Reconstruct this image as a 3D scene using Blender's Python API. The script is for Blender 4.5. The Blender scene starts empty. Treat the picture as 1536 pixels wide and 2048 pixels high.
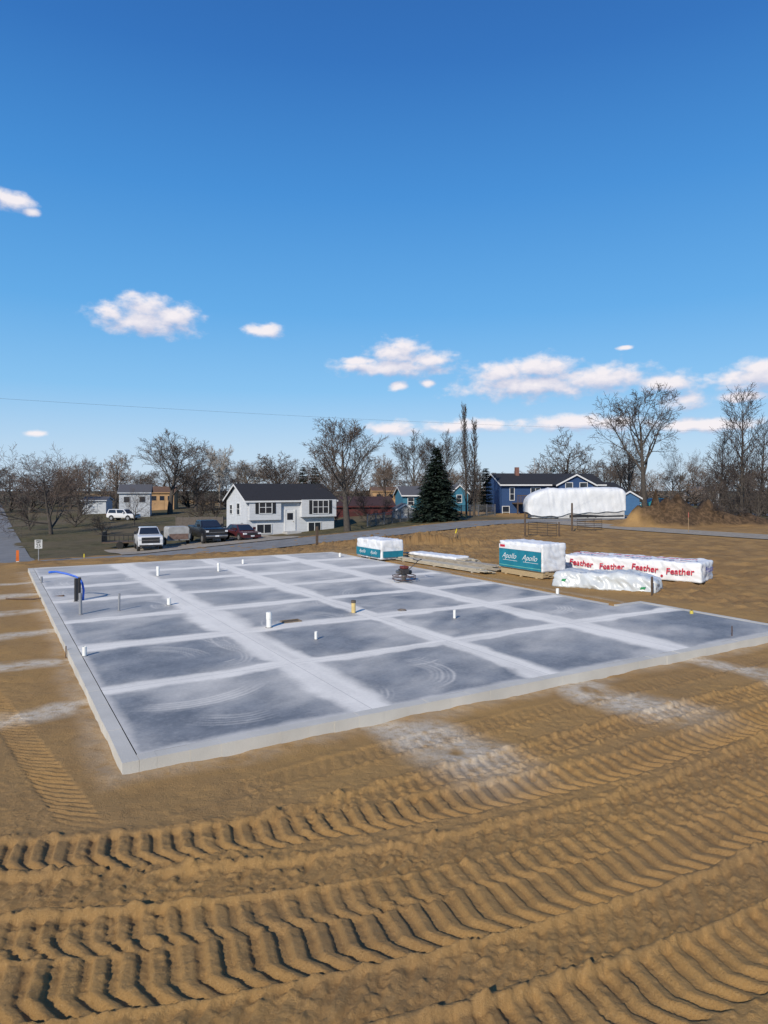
import bpy, bmesh, math, random
import numpy as np
from mathutils import Vector, Matrix, noise as mnoise
random.seed(7)
S = bpy.context.scene
C = S.collection
F, CX, YH, H = 1340.0, 768.0, 975.0, 3.4
TH = math.atan2(.508, .861)
CU, SU = math.cos(TH), math.sin(TH)
AX, AY = -3.22, 8.25
GZ = -.17
def X(px, Y): return (px - CX) / F * Y
def Zp(py, Y): return H - (py - YH) / F * Y
def gp(px, py, z=GZ):
    Y = (H - z) * F / (py - YH); return X(px, Y), Y
def uv(x, y):
    dx, dy = x - AX, y - AY
    return dx * CU + dy * SU, -dx * SU + dy * CU
def xy(u, v): return AX + u * CU - v * SU, AY + u * SU + v * CU
def sst(a, b, x):
    t = np.clip((x - a) / (b - a), 0, 1); return t * t * (3 - 2 * t)
# ---------------------------------------------------------------- numpy noise
def vn(x, y, seed=0):
    x = np.asarray(x, float); y = np.asarray(y, float)
    xi = np.floor(x).astype(np.int64); yi = np.floor(y).astype(np.int64)
    fx = x - xi; fy = y - yi
    fx = fx * fx * fx * (fx * (fx * 6 - 15) + 10); fy = fy * fy * fy * (fy * (fy * 6 - 15) + 10)
    def h(a, b):
        n = (a * 374761393 + b * 668265263 + seed * 974634777) & 0xffffffff
        n = ((n ^ (n >> 13)) * 1274126177) & 0xffffffff
        n = n ^ (n >> 16)
        return (n & 0xffff) / 65535.0
    return (h(xi, yi) * (1 - fx) + h(xi + 1, yi) * fx) * (1 - fy) + (h(xi, yi + 1) * (1 - fx) + h(xi + 1, yi + 1) * fx) * fy
def fbm(x, y, seed=0, o=4):
    s = 0; a = .5; t = 0
    for i in range(o):
        s = s + a * vn(x, y, seed + i * 17); t += a; a *= .5
        x, y = x * 1.71 + y * .93, y * 1.71 - x * .93
    return s / t
# ---------------------------------------------------------------- terrain height
def base_z(x, y):
    x = np.asarray(x, float); y = np.asarray(y, float)
    u, v = uv(x, y)
    far = np.interp(u, [-40, 1.5, 9, 20, 40, 60, 140], [-1.9, -1.9, -1.8, -1.15, -.05, 0, -.6])
    z = GZ + (far - GZ) * sst(26, 41, v)
    z = z - .4 * sst(46, 54, v) * (1 - sst(26, 42, u))
    z = z + (-1.3 - z) * sst(80, 190, y)
    return z
MOUNDS = [(25.6, 61, 2.4, 1.5, 2.2), (28.8, 62.5, 2.8, 1.6, 1.9), (23.0, 60.5, 1.7, 1.1, 1.1), (33.0, 62.5, 3.2, 1.5, 1.1),
          (-2.0, 43.5, 2.8, .9, .28), (1.6, 43, 2.6, 1.0, .5), (4.4, 42.5, 2.4, .9, .38), (6.5, 44.5, 2.2, .8, .25)]
def mound_z(x, y):
    z = 0
    for mx, my, rx, ry, hh in MOUNDS:
        g = np.exp(-(((x - mx) / rx) ** 2 + ((y - my) / ry) ** 2) ** 1.4)
        z = z + hh * g * (.1 + 1.2 * fbm(x * 1.5, y * 1.5, 91, 5) + .7 * np.abs(fbm(x * 2.6, y * 2.6, 95, 4) - .5) * 2)
    return z
def gz(x, y): return float(base_z(x, y))
def P(px, Y, dz=0):
    x = X(px, Y); return Vector((x, Y, gz(x, Y) + dz))
# ---------------------------------------------------------------- materials
MATS = {}
def M(name, col, rough=.75, var=.15, scale=3., bump=0., bscale=30., metal=0., siding=0., spec=.4, stretch=None):
    if name in MATS: return MATS[name]
    m = bpy.data.materials.new(name); m.use_nodes = True
    nt = m.node_tree; b = nt.nodes['Principled BSDF']
    b.inputs['Roughness'].default_value = rough; b.inputs['Metallic'].default_value = metal
    b.inputs['Specular IOR Level'].default_value = spec
    tc = nt.nodes.new('ShaderNodeTexCoord')
    src = tc.outputs['Object']
    if stretch:
        mp = nt.nodes.new('ShaderNodeMapping'); mp.inputs['Scale'].default_value = stretch
        nt.links.new(src, mp.inputs[0]); src = mp.outputs[0]
    n = nt.nodes.new('ShaderNodeTexNoise'); n.inputs['Scale'].default_value = scale; n.inputs['Detail'].default_value = 4
    nt.links.new(src, n.inputs['Vector'])
    r = nt.nodes.new('ShaderNodeValToRGB')
    r.color_ramp.elements[0].position = .3; r.color_ramp.elements[1].position = .7
    r.color_ramp.elements[0].color = [c * (1 - var) for c in col] + [1]
    r.color_ramp.elements[1].color = [min(1, c * (1 + var)) for c in col] + [1]
    nt.links.new(n.outputs['Fac'], r.inputs[0]); nt.links.new(r.outputs[0], b.inputs['Base Color'])
    if siding:
        sp = nt.nodes.new('ShaderNodeSeparateXYZ'); nt.links.new(tc.outputs['Object'], sp.inputs[0])
        d = nt.nodes.new('ShaderNodeMath'); d.operation = 'DIVIDE'; d.inputs[1].default_value = siding
        nt.links.new(sp.outputs[2], d.inputs[0])
        f = nt.nodes.new('ShaderNodeMath'); f.operation = 'FRACT'; nt.links.new(d.outputs[0], f.inputs[0])
        bp = nt.nodes.new('ShaderNodeBump'); bp.invert = True; bp.inputs['Strength'].default_value = .6; bp.inputs['Distance'].default_value = .02
        nt.links.new(f.outputs[0], bp.inputs['Height']); nt.links.new(bp.outputs[0], b.inputs['Normal'])
    elif bump:
        n2 = nt.nodes.new('ShaderNodeTexNoise'); n2.inputs['Scale'].default_value = bscale; n2.inputs['Detail'].default_value = 4
        nt.links.new(src, n2.inputs['Vector'])
        bp = nt.nodes.new('ShaderNodeBump'); bp.inputs['Strength'].default_value = bump; bp.inputs['Distance'].default_value = .03
        nt.links.new(n2.outputs['Fac'], bp.inputs['Height']); nt.links.new(bp.outputs[0], b.inputs['Normal'])
    MATS[name] = m; return m
# ---------------------------------------------------------------- mesh builder
class MB:
    def __init__(s): s.v = []; s.f = []
    def face(s, *pts):
        i = len(s.v); s.v += [tuple(p) for p in pts]; s.f.append(tuple(range(i, i + len(pts)))); return s
    def box(s, x0, x1, y0, y1, z0, z1):
        i = len(s.v)
        s.v += [(x0, y0, z0), (x1, y0, z0), (x1, y1, z0), (x0, y1, z0), (x0, y0, z1), (x1, y0, z1), (x1, y1, z1), (x0, y1, z1)]
        s.f += [(i, i + 3, i + 2, i + 1), (i + 4, i + 5, i + 6, i + 7), (i, i + 1, i + 5, i + 4), (i + 1, i + 2, i + 6, i + 5), (i + 2, i + 3, i + 7, i + 6), (i + 3, i, i + 4, i + 7)]
        return s
    def hexa(s, lo, hi):
        i = len(s.v); s.v += [tuple(p) for p in lo] + [tuple(p) for p in hi]
        s.f += [(i, i + 3, i + 2, i + 1), (i + 4, i + 5, i + 6, i + 7), (i, i + 1, i + 5, i + 4), (i + 1, i + 2, i + 6, i + 5), (i + 2, i + 3, i + 7, i + 6), (i + 3, i, i + 4, i + 7)]
        return s
    def prism(s, poly, a0, a1, axis='x'):
        mk = {'x': lambda a, p: (a, p[0], p[1]), 'y': lambda a, p: (p[0], a, p[1]), 'z': lambda a, p: (p[0], p[1], a)}[axis]
        n = len(poly); i = len(s.v)
        s.v += [mk(a0, p) for p in poly] + [mk(a1, p) for p in poly]
        s.f += [tuple(range(i, i + n)), tuple(range(i + 2 * n - 1, i + n - 1, -1))]
        for k in range(n):
            s.f.append((i + k, i + n + k, i + n + (k + 1) % n, i + (k + 1) % n))
        return s
    def tube(s, pts, radii, n=8, cap=True):
        pts = [Vector(p) for p in pts]; i0 = len(s.v)
        if not hasattr(radii, '__len__'): radii = [radii] * len(pts)
        for k, p in enumerate(pts):
            d = (pts[min(k + 1, len(pts) - 1)] - pts[max(k - 1, 0)])
            if d.length < 1e-9: d = Vector((0, 0, 1))
            d.normalize()
            a = Vector((1, 0, 0)) if abs(d.x) < .8 else Vector((0, 1, 0))
            e1 = d.cross(a).normalized(); e2 = d.cross(e1); r = radii[k]
            for j in range(n):
                t = 2 * math.pi * j / n; s.v.append(tuple(p + e1 * (r * math.cos(t)) + e2 * (r * math.sin(t))))
        for k in range(len(pts) - 1):
            for j in range(n):
                a = i0 + k * n + j; b = i0 + k * n + (j + 1) % n
                s.f.append((a, b, b + n, a + n))
        if cap:
            s.f.append(tuple(range(i0 + n - 1, i0 - 1, -1))); e = i0 + (len(pts) - 1) * n; s.f.append(tuple(range(e, e + n)))
        return s
    def build(s, name, mat, parent=None, smooth=False, bevel=0., loc=None, recalc=True):
        me = bpy.data.meshes.new(name); me.from_pydata(s.v, [], s.f)
        if recalc or bevel:
            bm = bmesh.new(); bm.from_mesh(me)
            if bevel:
                bmesh.ops.remove_doubles(bm, verts=bm.verts, dist=1e-5)
                bmesh.ops.bevel(bm, geom=list(bm.edges), offset=bevel, segments=2, affect='EDGES', profile=.6)
            bmesh.ops.recalc_face_normals(bm, faces=bm.faces); bm.to_mesh(me); bm.free()
        if smooth: me.polygons.foreach_set('use_smooth', [True] * len(me.polygons))
        me.materials.append(mat)
        o = bpy.data.objects.new(name, me); C.objects.link(o)
        if parent: o.parent = parent
        if loc: o.location = loc
        return o
def tag(o, label, cat, group=None):
    o['label'] = label; o['category'] = cat
    if group: o['group'] = group
    return o
def thing(name, label, cat, loc=(0, 0, 0), rotz=0., group=None):
    o = bpy.data.objects.new(name, None); C.objects.link(o); o.location = loc; o.rotation_euler = (0, 0, rotz)
    o.empty_display_size = .2
    return tag(o, label, cat, group)
def dup(root, loc, rotz, scale=(1, 1, 1), label=None, group=None):
    r = root.copy(); C.objects.link(r); r.location = loc; r.rotation_euler = (0, 0, rotz); r.scale = scale
    if label: r['label'] = label
    if group: r['group'] = group
    for ch in list(root.children):
        c = ch.copy(); C.objects.link(c); c.parent = r
        for g in list(ch.children):
            d = g.copy(); C.objects.link(d); d.parent = c
    return r
def grid_mesh(name, verts, nx, ny, mat, keep=None, attrs=None):
    idx = np.arange(nx * ny).reshape(ny, nx)
    q = np.stack([idx[:-1, :-1], idx[:-1, 1:], idx[1:, 1:], idx[1:, :-1]], -1).reshape(-1, 4)
    if keep is not None: q = q[keep.reshape(-1)]
    me = bpy.data.meshes.new(name)
    me.vertices.add(len(verts)); me.vertices.foreach_set('co', verts.astype(np.float32).reshape(-1))
    me.loops.add(q.size); me.loops.foreach_set('vertex_index', q.astype(np.int32).reshape(-1))
    me.polygons.add(len(q)); me.polygons.foreach_set('loop_start', (np.arange(len(q)) * 4).astype(np.int32))
    me.polygons.foreach_set('use_smooth', np.ones(len(q), bool))
    me.update(calc_edges=True)
    for k, a in (attrs or {}).items():
        me.attributes.new(k, 'FLOAT', 'POINT').data.foreach_set('value', np.ascontiguousarray(a, dtype=np.float32).reshape(-1))
    me.materials.append(mat)
    o = bpy.data.objects.new(name, me); C.objects.link(o); return o
def text_part(body, size, mat, parent, mtx, shear=0., name='lettering', align='CENTER', bold=0.):
    cu = bpy.data.curves.new(name, 'FONT'); cu.body = body; cu.size = size; cu.shear = shear; cu.align_x = align; cu.align_y = 'CENTER'
    cu.extrude = .002; cu.offset = bold
    t = bpy.data.objects.new(name, cu); C.objects.link(t)
    dg = bpy.context.evaluated_depsgraph_get(); dg.update()
    me = bpy.data.meshes.new_from_object(t.evaluated_get(dg))
    bpy.data.objects.remove(t); bpy.data.curves.remove(cu)
    me.materials.clear(); me.materials.append(mat)
    o = bpy.data.objects.new(name, me); C.objects.link(o); o.parent = parent; o.matrix_local = mtx
    return o
# ================================================================ CAMERA, SUN, SKY
cam = bpy.data.cameras.new('camera'); co = bpy.data.objects.new('camera', cam); C.objects.link(co)
co.location = (0, 0, H); co.rotation_euler = (math.radians(90), 0, 0)
cam.lens = F / 2048 * 36; cam.sensor_width = 36; cam.shift_y = -(1024 - YH) / 2048; cam.clip_end = 5000; cam.clip_start = .1
S.camera = co
SUN_EL = math.radians(31); sd = Vector((-.42, -.91, 0)).normalized() * math.cos(SUN_EL); sd.z = math.sin(SUN_EL)
sl = bpy.data.lights.new('sun', 'SUN'); sl.energy = 4.3; sl.angle = math.radians(.5); sl.color = (1, .91, .77)
so = bpy.data.objects.new('sun', sl); C.objects.link(so); so.rotation_euler = (-sd).to_track_quat('-Z', 'Y').to_euler(); so.location = (0, 0, 60)
W = bpy.data.worlds.new('World'); S.world = W; W.use_nodes = True
S.view_settings.view_transform = 'Standard'; S.view_settings.look = 'None'; S.view_settings.exposure = 0
try:
    W.cycles.sampling_method = 'MANUAL'; W.cycles.sample_map_resolution = 256
except Exception: pass
nt = W.node_tree; N = nt.nodes; L = nt.links
def nd(tree, t, **k):
    n = tree.nodes.new(t)
    for a, b in k.items(): setattr(n, a, b)
    return n
def mth(tree, op, a, b=None, c=None, clamp=False):
    n = tree.nodes.new('ShaderNodeMath'); n.operation = op; n.use_clamp = clamp
    for i, q in enumerate((a, b, c)):
        if q is None: continue
        if isinstance(q, (int, float)): n.inputs[i].default_value = q
        else: tree.links.new(q, n.inputs[i])
    return n.outputs[0]
CL = [  # centre px, py, half width, half height
    (22, 400, 44, 20), (62, 424, 20, 8),
    (290, 642, 116, 28), (292, 614, 60, 28), (348, 634, 58, 26), (225, 630, 42, 19), (530, 662, 40, 14),
    (790, 734, 126, 19), (795, 706, 60, 29), (855, 720, 54, 20), (720, 722, 48, 9),
    (1060, 768, 158, 30), (1085, 736, 74, 28), (1000, 748, 60, 24), (1210, 757, 110, 30), (1330, 764, 74, 20),
    (1510, 756, 108, 28), (1515, 736, 54, 20), (1375, 800, 62, 18), (1480, 792, 54, 12),
    (1160, 846, 160, 18), (940, 852, 96, 13), (785, 858, 60, 16), (1400, 850, 120, 15),
    (798, 772, 19, 10), (857, 767, 17, 8), (73, 867, 27, 7), (1250, 695, 16, 4)]
g = bpy.data.node_groups.new('cloud_density', 'ShaderNodeTree')
g.interface.new_socket('v', in_out='INPUT', socket_type='NodeSocketVector')
g.interface.new_socket('d', in_out='OUTPUT', socket_type='NodeSocketFloat')
gi = g.nodes.new('NodeGroupInput'); go = g.nodes.new('NodeGroupOutput')
acc = None
for px, py, w, hh in CL:
    dx = px - CX; az0 = math.atan2(dx, F); R = math.hypot(F, dx); el0 = math.atan2(YH - py, R)
    sx_ = R * R / F / (w * 1.2); sy_ = R / (hh * 1.2)
    va = g.nodes.new('ShaderNodeVectorMath'); va.operation = 'MULTIPLY_ADD'; g.links.new(gi.outputs[0], va.inputs[0])
    va.inputs[1].default_value = (sx_, sy_, 0); va.inputs[2].default_value = (-az0 * sx_, -el0 * sy_, 0)
    vl = g.nodes.new('ShaderNodeVectorMath'); vl.operation = 'LENGTH'; g.links.new(va.outputs[0], vl.inputs[0])
    acc = vl.outputs['Value'] if acc is None else mth(g, 'MINIMUM', acc, vl.outputs['Value'])
nz = g.nodes.new('ShaderNodeTexNoise'); nz.inputs['Scale'].default_value = 34; nz.inputs['Detail'].default_value = 7; nz.inputs['Roughness'].default_value = .55
mp = g.nodes.new('ShaderNodeMapping'); mp.inputs['Scale'].default_value = (1, 1.6, 1)
g.links.new(gi.outputs[0], mp.inputs[0]); g.links.new(mp.outputs[0], nz.inputs['Vector'])
dd = mth(g, 'ADD', mth(g, 'SUBTRACT', 1.0, acc), mth(g, 'MULTIPLY', mth(g, 'SUBTRACT', nz.outputs[0], .48), 1.8))
g.links.new(dd, go.inputs[0])
tc = N.new('ShaderNodeTexCoord'); sp = N.new('ShaderNodeSeparateXYZ'); L.new(tc.outputs['Generated'], sp.inputs[0])
az = mth(nt, 'ARCTAN2', sp.outputs[0], sp.outputs[1]); el = mth(nt, 'ARCSINE', sp.outputs[2])
cv = N.new('ShaderNodeCombineXYZ'); L.new(az, cv.inputs[0]); L.new(el, cv.inputs[1])
of = N.new('ShaderNodeVectorMath'); of.operation = 'ADD'; of.inputs[1].default_value = (-.004, .014, 0); L.new(cv.outputs[0], of.inputs[0])
g1 = N.new('ShaderNodeGroup'); g1.node_tree = g; L.new(cv.outputs[0], g1.inputs[0])
g2 = N.new('ShaderNodeGroup'); g2.node_tree = g; L.new(of.outputs[0], g2.inputs[0])
mr = nd(nt, 'ShaderNodeMapRange', interpolation_type='SMOOTHSTEP'); mr.inputs[1].default_value = -.02; mr.inputs[2].default_value = .8; mr.inputs[4].default_value = .95; L.new(g1.outputs[0], mr.inputs[0])
shade = mth(nt, 'ADD', .5, mth(nt, 'MULTIPLY', mth(nt, 'SUBTRACT', g1.outputs[0], g2.outputs[0]), .75), clamp=True)
sky = N.new('ShaderNodeTexSky'); sky.sky_type = 'NISHITA'; sky.sun_disc = False; sky.sun_elevation = SUN_EL; sky.sun_rotation = math.atan2(sd.x, sd.y)
sky.air_density = 1.0; sky.dust_density = .4; sky.ozone_density = 1.5
rp = N.new('ShaderNodeValToRGB'); e_ = rp.color_ramp.elements
stops = [(0.0, (.58, .73, .90)), (.035, (.48, .68, .90)), (.09, (.24, .55, .90)), (.16, (.12, .42, .84)), (.26, (.058, .29, .72)), (.36, (.03, .18, .55)), (.46, (.02, .12, .42)), (1.0, (.012, .075, .30))]
e_[0].position, e_[0].color = stops[0][0], stops[0][1] + (1,); e_[1].position, e_[1].color = stops[-1][0], stops[-1][1] + (1,)
for p_, c_ in stops[1:-1]:
    q = e_.new(p_); q.color = c_ + (1,)
L.new(mth(nt, 'MULTIPLY', el, 2 / math.pi, clamp=True), rp.inputs[0])
sc = N.new('ShaderNodeVectorMath'); sc.operation = 'SCALE'; sc.inputs[3].default_value = 10.0; L.new(rp.outputs[0], sc.inputs[0])
sb = nd(nt, 'ShaderNodeMix', data_type='RGBA'); sb.inputs[0].default_value = .88; L.new(sky.outputs[0], sb.inputs[6]); L.new(sc.outputs[0], sb.inputs[7])
cc = nd(nt, 'ShaderNodeMix', data_type='RGBA'); cc.inputs[6].default_value = (4.7, 5.2, 7.1, 1); cc.inputs[7].default_value = (9.5, 8.9, 9.1, 1); L.new(shade, cc.inputs[0])
mx = nd(nt, 'ShaderNodeMix', data_type='RGBA'); L.new(mr.outputs[0], mx.inputs[0]); L.new(sb.outputs[2], mx.inputs[6]); L.new(cc.outputs[2], mx.inputs[7])
bg = N['Background']; bg.inputs['Strength'].default_value = .1; L.new(mx.outputs[2], bg.inputs[0])

# ================================================================ GROUND
def steps_y():
    ys = list(np.linspace(-40, 2, 12)) + list(np.linspace(2.5, 4.3, 14)); y = 4.32
    while y < 900:
        ys.append(y); y += .016 if y < 8 else min(.016 * (y / 8) ** 1.75, 14)
    return np.array(ys)
def steps_x():
    a, b = -6.0, 9.2; mid = list(np.arange(a, b, .0165)); right = []; x = b; d = 0
    while x < 650:
        right.append(x); d = x - b; x += min(.026 + .036 * d, 14)
    left = []; x = a
    while x > -650:
        x -= min(.026 + .036 * (a - x), 14); left.append(x)
    return np.array(left[::-1] + mid + right)
ys = steps_y(); xs = steps_x(); nx, ny = len(xs), len(ys)
XX, YY = np.meshgrid(xs, ys)
UU, VV = uv(XX, YY)
mz = mound_z(XX, YY)
Z = base_z(XX, YY) + mz
dirt = 1 - sst(46.0, 47.2, VV + 1.2 * (fbm(XX * .5, YY * .5, 5, 3) - .5)) * (1 - sst(46, 54, UU))
dirt = np.maximum(dirt, sst(.25, .5, mz))
dirt = dirt * (1 - sst(62, 66, UU) * sst(24, 34, VV))
near = (1 - sst(20, 45, YY))
lane = sst(42, 44, UU) * (1 - sst(49, 51, UU)) * (VV < 42)
mid_ = sst(14, 20, YY) * (1 - sst(60, 80, YY)) * dirt * (1 - lane)
Z = Z + near * .05 * (fbm(XX * .45, YY * .45, 3, 3) - .5) + dirt * (1 - lane) * .03 * (fbm(XX * 2.3, YY * 2.3, 4, 3) - .5) + .25 * sst(48, 60, VV) * (fbm(XX * .12, YY * .12, 8, 3) - .5)
rough_mid = fbm(XX * 1.6, YY * 1.6, 14, 5)
inner = (XX > -7.5) & (XX < 12) & (YY > 3) & (YY < 19)
slabd = np.maximum(np.maximum(-UU, UU - 15.35), np.maximum(-VV, VV - 23.1))
flat = sst(.3, 1.0, slabd)
ruts = np.abs(np.sin((VV * .8 + UU * .35) * 1.3 + 2.5 * fbm(XX * .15, YY * .15, 18, 2))) ** 6
Z = Z + mid_ * sst(1.2, 3, slabd) * (.22 * (np.abs(rough_mid - .5) * 2 - .15) - .07 * ruts * (UU > 15))
Z = Z + .07 * np.exp(-(np.maximum(slabd, 0) / .3) ** 2) * (fbm(XX * 2.2, YY * 2.2, 15, 4) - .25) * (slabd > -.2)
fine = np.where(inner, fbm(XX * 10, YY * 10, 21, 4), .5)
clod = np.where(inner, np.maximum(0, fbm(XX * 14, YY * 14, 33, 3) - .5), 0)
crumb = np.where(inner, np.maximum(0, fbm(XX * 9, YY * 9, 37, 4) - .48), 0)
T = [  # pixel samples of the wheel tracks on the ground plane, width, pitch, lug depth, churn, slant
    ([(560, 1650), (800, 1592), (1000, 1520), (1300, 1440), (1536, 1378)], .36, .17, .022, .3, .4),
    ([(0, 1795), (400, 1778), (800, 1728), (1100, 1650), (1536, 1508)], .46, .19, .022, .5, -.45),
    ([(0, 1712), (300, 1710), (600, 1672), (900, 1607), (1200, 1535), (1536, 1440)], .58, .20, .054, .08, .55),
    ([(300, 2085), (700, 2010), (1100, 1905), (1536, 1755)], .48, .19, .026, .5, -.45),
    ([(0, 1880), (400, 1858), (800, 1795), (1150, 1695), (1536, 1570)], .5, .195, .040, .3, .55),
    ([(0, 1985), (400, 1958), (800, 1868), (1150, 1768), (1536, 1640)], .62, .21, .056, .08, .55),
    ([(800, 2150), (1150, 2050), (1536, 1895)], .62, .205, .054, .2, .55),
    ([(900, 1470), (1200, 1395), (1536, 1318)], .4, .17, .012, .1, .3)]
churn = np.zeros_like(Z); moist = np.zeros_like(Z)
nlow = np.where(inner, fbm(XX * .8, YY * .8, 51, 3), .5)
wob = np.where(inner, fbm(XX * 2.6, YY * 2.6, 52, 3) - .5, 0)
def lugs(s, d, w, pitch, depth, slant, fade):
    """height of a wheel print: blocks left standing between grooves pressed by slanted lugs with a straight outer heel"""
    rel = d / (w / 2)
    bend = np.where(rel > -.25, (rel + .25) * .30, (rel + .25) * 1.05)
    ph = (s + slant * w * bend + .03 * wob) / pitch
    k = np.floor(ph); f = ph - k
    jit = vn(k * 3.7, k * 0 + 2.2, 5) - .5
    gw = .46 + .12 * jit
    blockp = sst(.0, .12, f) * (1 - sst(1 - gw, 1 - gw + .16, f))
    crest = (1.0 - .28 * np.clip(f / (1 - gw), 0, 1)) * (.9 + .35 * wob)
    return blockp * crest * (.9 + .5 * jit) * depth * fade
tz = np.zeros_like(Z); tw = np.zeros_like(Z)
for pts, w, pitch, depth, ch, slant in T:
    wp = np.array([gp(a, b, GZ - .03) for a, b in pts]); cf = np.polyfit(wp[:, 0], wp[:, 1], 2)
    yc = np.polyval(cf, XX); dy = np.polyval(np.polyder(cf), XX)
    d = (YY - yc) / np.sqrt(1 + dy * dy) + .05 * wob
    xg = np.linspace(-20, 25, 4000); sg = np.concatenate([[0], np.cumsum(np.sqrt(1 + np.polyval(np.polyder(cf), xg[1:]) ** 2) * (xg[1] - xg[0]))])
    s = np.interp(XX, xg, sg)
    msk = sst(wp[0, 0] - 4, wp[0, 0] - .6 if wp[0, 0] > -3 else wp[0, 0] - 3.4, XX) * (1 - sst(12, 15, XX)) * sst(2.2, 4, YY) * flat
    ins = (1 - sst(w / 2 - .02, w / 2 + .03, np.abs(d))) * msk
    ridge = np.exp(-((np.abs(d) - w / 2 - .07) / .065) ** 2) * msk
    fade = sst(.2, .42, nlow + .3 * (1 - ch))
    lug = lugs(s, d, w, pitch, depth, slant, fade)
    tz = np.where(ins > .02, tz * (1 - ins) + ins * (-.026 - depth * .4 + lug), tz)
    churn = np.maximum(churn * (1 - ins * .8), np.maximum(ridge * (.3 + ch * .55), ins * ch * .55))
    tz = tz + ridge * (.015 + .03 * ch * nlow) * (1 - np.minimum(1, tw)); tw = np.maximum(tw, ins)
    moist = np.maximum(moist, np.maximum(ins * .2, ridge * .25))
wp = np.array([gp(a, b, GZ) for a, b in [(15, 1440), (60, 1510), (125, 1590)]]); cf = np.polyfit(wp[:, 1], wp[:, 0], 1)
xc = np.polyval(cf, YY); d = (XX - xc) / math.sqrt(1 + cf[0] ** 2) + .05 * wob; s = YY * math.sqrt(1 + cf[0] ** 2)
ins = (1 - sst(.17, .22, np.abs(d))) * sst(6.8, 7.6, YY) * (1 - sst(11.5, 14, YY)) * sst(.25, .5, nlow + .1)
tz = tz + ins * (-.022 + lugs(s, d, .42, .15, .026, .4, 1))
Z = Z + np.where(inner, tz, 0)
Z = Z + np.where(inner, flat * (.015 * (fine - .5) + churn * (.17 * clod + .15 * crumb + .03 * (fine - .5) - .014) + .04 * clod * sst(.38, .58, nlow)), 0)
JU = [3.65, 7.35, 11.1]; JV = [3.3 * k for k in range(1, 7)]
warp = np.where(YY < 45, .9 * (fbm(XX * .8, YY * .8, 61, 3) - .5), 0); dust = np.zeros_like(Z)
patch = np.where(YY < 45, fbm(XX * 2.2, YY * 2.2, 71, 4), .5)
for ju in JU:
    ww = .34 + .36 * np.clip(-VV / 2, 0, 1)
    dust = np.maximum(dust, (1 - sst(ww * .2, ww * 1.5, np.abs(UU + VV * .12 - ju - .25 + warp))) * (1 - sst(1.2, 3.2, -VV)) * (VV < .2))
for jv in JV:
    ww = .26 + .26 * np.clip(-UU / 2, 0, 1)
    dust = np.maximum(dust, (1 - sst(ww * .2, ww * 1.6, np.abs(VV - jv + .1 + warp * .8))) * (1 - sst(1.4, 3.6, -UU)) * (UU < .2))
dust = np.maximum(dust, .35 * (1 - sst(.05, .45, slabd + warp * .4)) * (slabd > 0))
dust = dust * sst(.2, .58, patch + .12)
road = np.maximum(sst(40.0, 40.3, VV) * (1 - sst(45.9, 46.2, VV)) * (1 - sst(120, 121, UU)), (UU > -8.9) * (UU < 1.6) * (VV > 45.8))
Z = Z - .07 * road
Z = Z - .45 * (1 - sst(-.6, -.25, slabd))
rmd = (XX > 18)
mound_dark = np.clip(sst(.06, .3, mz) * rmd * sst(22.2, 24.2, XX + 2.5 * (fbm(XX, YY, 16, 3) - .5)), 0, 1)  # right-hand mounds turn darker brown towards the right, tan at their left end
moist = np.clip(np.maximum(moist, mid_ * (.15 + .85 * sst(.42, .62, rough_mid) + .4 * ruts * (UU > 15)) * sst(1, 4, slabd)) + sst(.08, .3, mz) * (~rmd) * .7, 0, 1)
gm = bpy.data.materials.new('sandy_soil'); gm.use_nodes = True; t = gm.node_tree; b = t.nodes['Principled BSDF']
b.inputs['Roughness'].default_value = .95; b.inputs['Specular IOR Level'].default_value = .12
geo = t.nodes.new('ShaderNodeNewGeometry')
def attr(n):
    a = t.nodes.new('ShaderNodeAttribute'); a.attribute_name = n; return a.outputs['Fac']
def nse(tree, vec, sc, det=5, ro=.55):
    n = tree.nodes.new('ShaderNodeTexNoise'); n.inputs['Scale'].default_value = sc; n.inputs['Detail'].default_value = det; n.inputs['Roughness'].default_value = ro
    tree.links.new(vec, n.inputs['Vector']); return n.outputs['Fac']
def mixc(tree, f, a, b_):
    n = tree.nodes.new('ShaderNodeMix'); n.data_type = 'RGBA'
    for i, q in ((0, f), (6, a), (7, b_)):
        if isinstance(q, (tuple, list)): n.inputs[i].default_value = tuple(q) + ((1,) if len(q) == 3 else ())
        elif isinstance(q, (int, float)): n.inputs[i].default_value = q
        else: tree.links.new(q, n.inputs[i])
    return n.outputs[2]
def rng(tree, f, a, b_, lo=0., hi=1.):
    n = tree.nodes.new('ShaderNodeMapRange'); n.interpolation_type = 'SMOOTHSTEP'
    n.inputs[1].default_value = a; n.inputs[2].default_value = b_; n.inputs[3].default_value = lo; n.inputs[4].default_value = hi
    tree.links.new(f, n.inputs[0]); return n.outputs[0]
pos = geo.outputs['Position']
n1 = nse(t, pos, .35, 3); n2 = nse(t, pos, 3.5, 5, .65); n3 = nse(t, pos, 45, 3, .7)
soil = mixc(t, rng(t, n1, .35, .65), (.375, .226, .086), (.325, .2, .086))
soil = mixc(t, mth(t, 'MULTIPLY', rng(t, n2, .45, .75), .5), soil, (.24, .142, .058))
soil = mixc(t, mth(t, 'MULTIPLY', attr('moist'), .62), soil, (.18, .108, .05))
soil = mixc(t, mth(t, 'MULTIPLY', rng(t, n3, .5, .72), .42), soil, (.45, .30, .14))
soil = mixc(t, mth(t, 'MULTIPLY', attr('mound_dark'), .93), soil, mixc(t, rng(t, n2, .4, .65), (.05, .034, .023), (.13, .083, .05)))
dust_mix = mth(t, 'MULTIPLY', attr('dust'), rng(t, nse(t, pos, 7, 5, .7), .25, .6, .25, .9))
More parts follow.
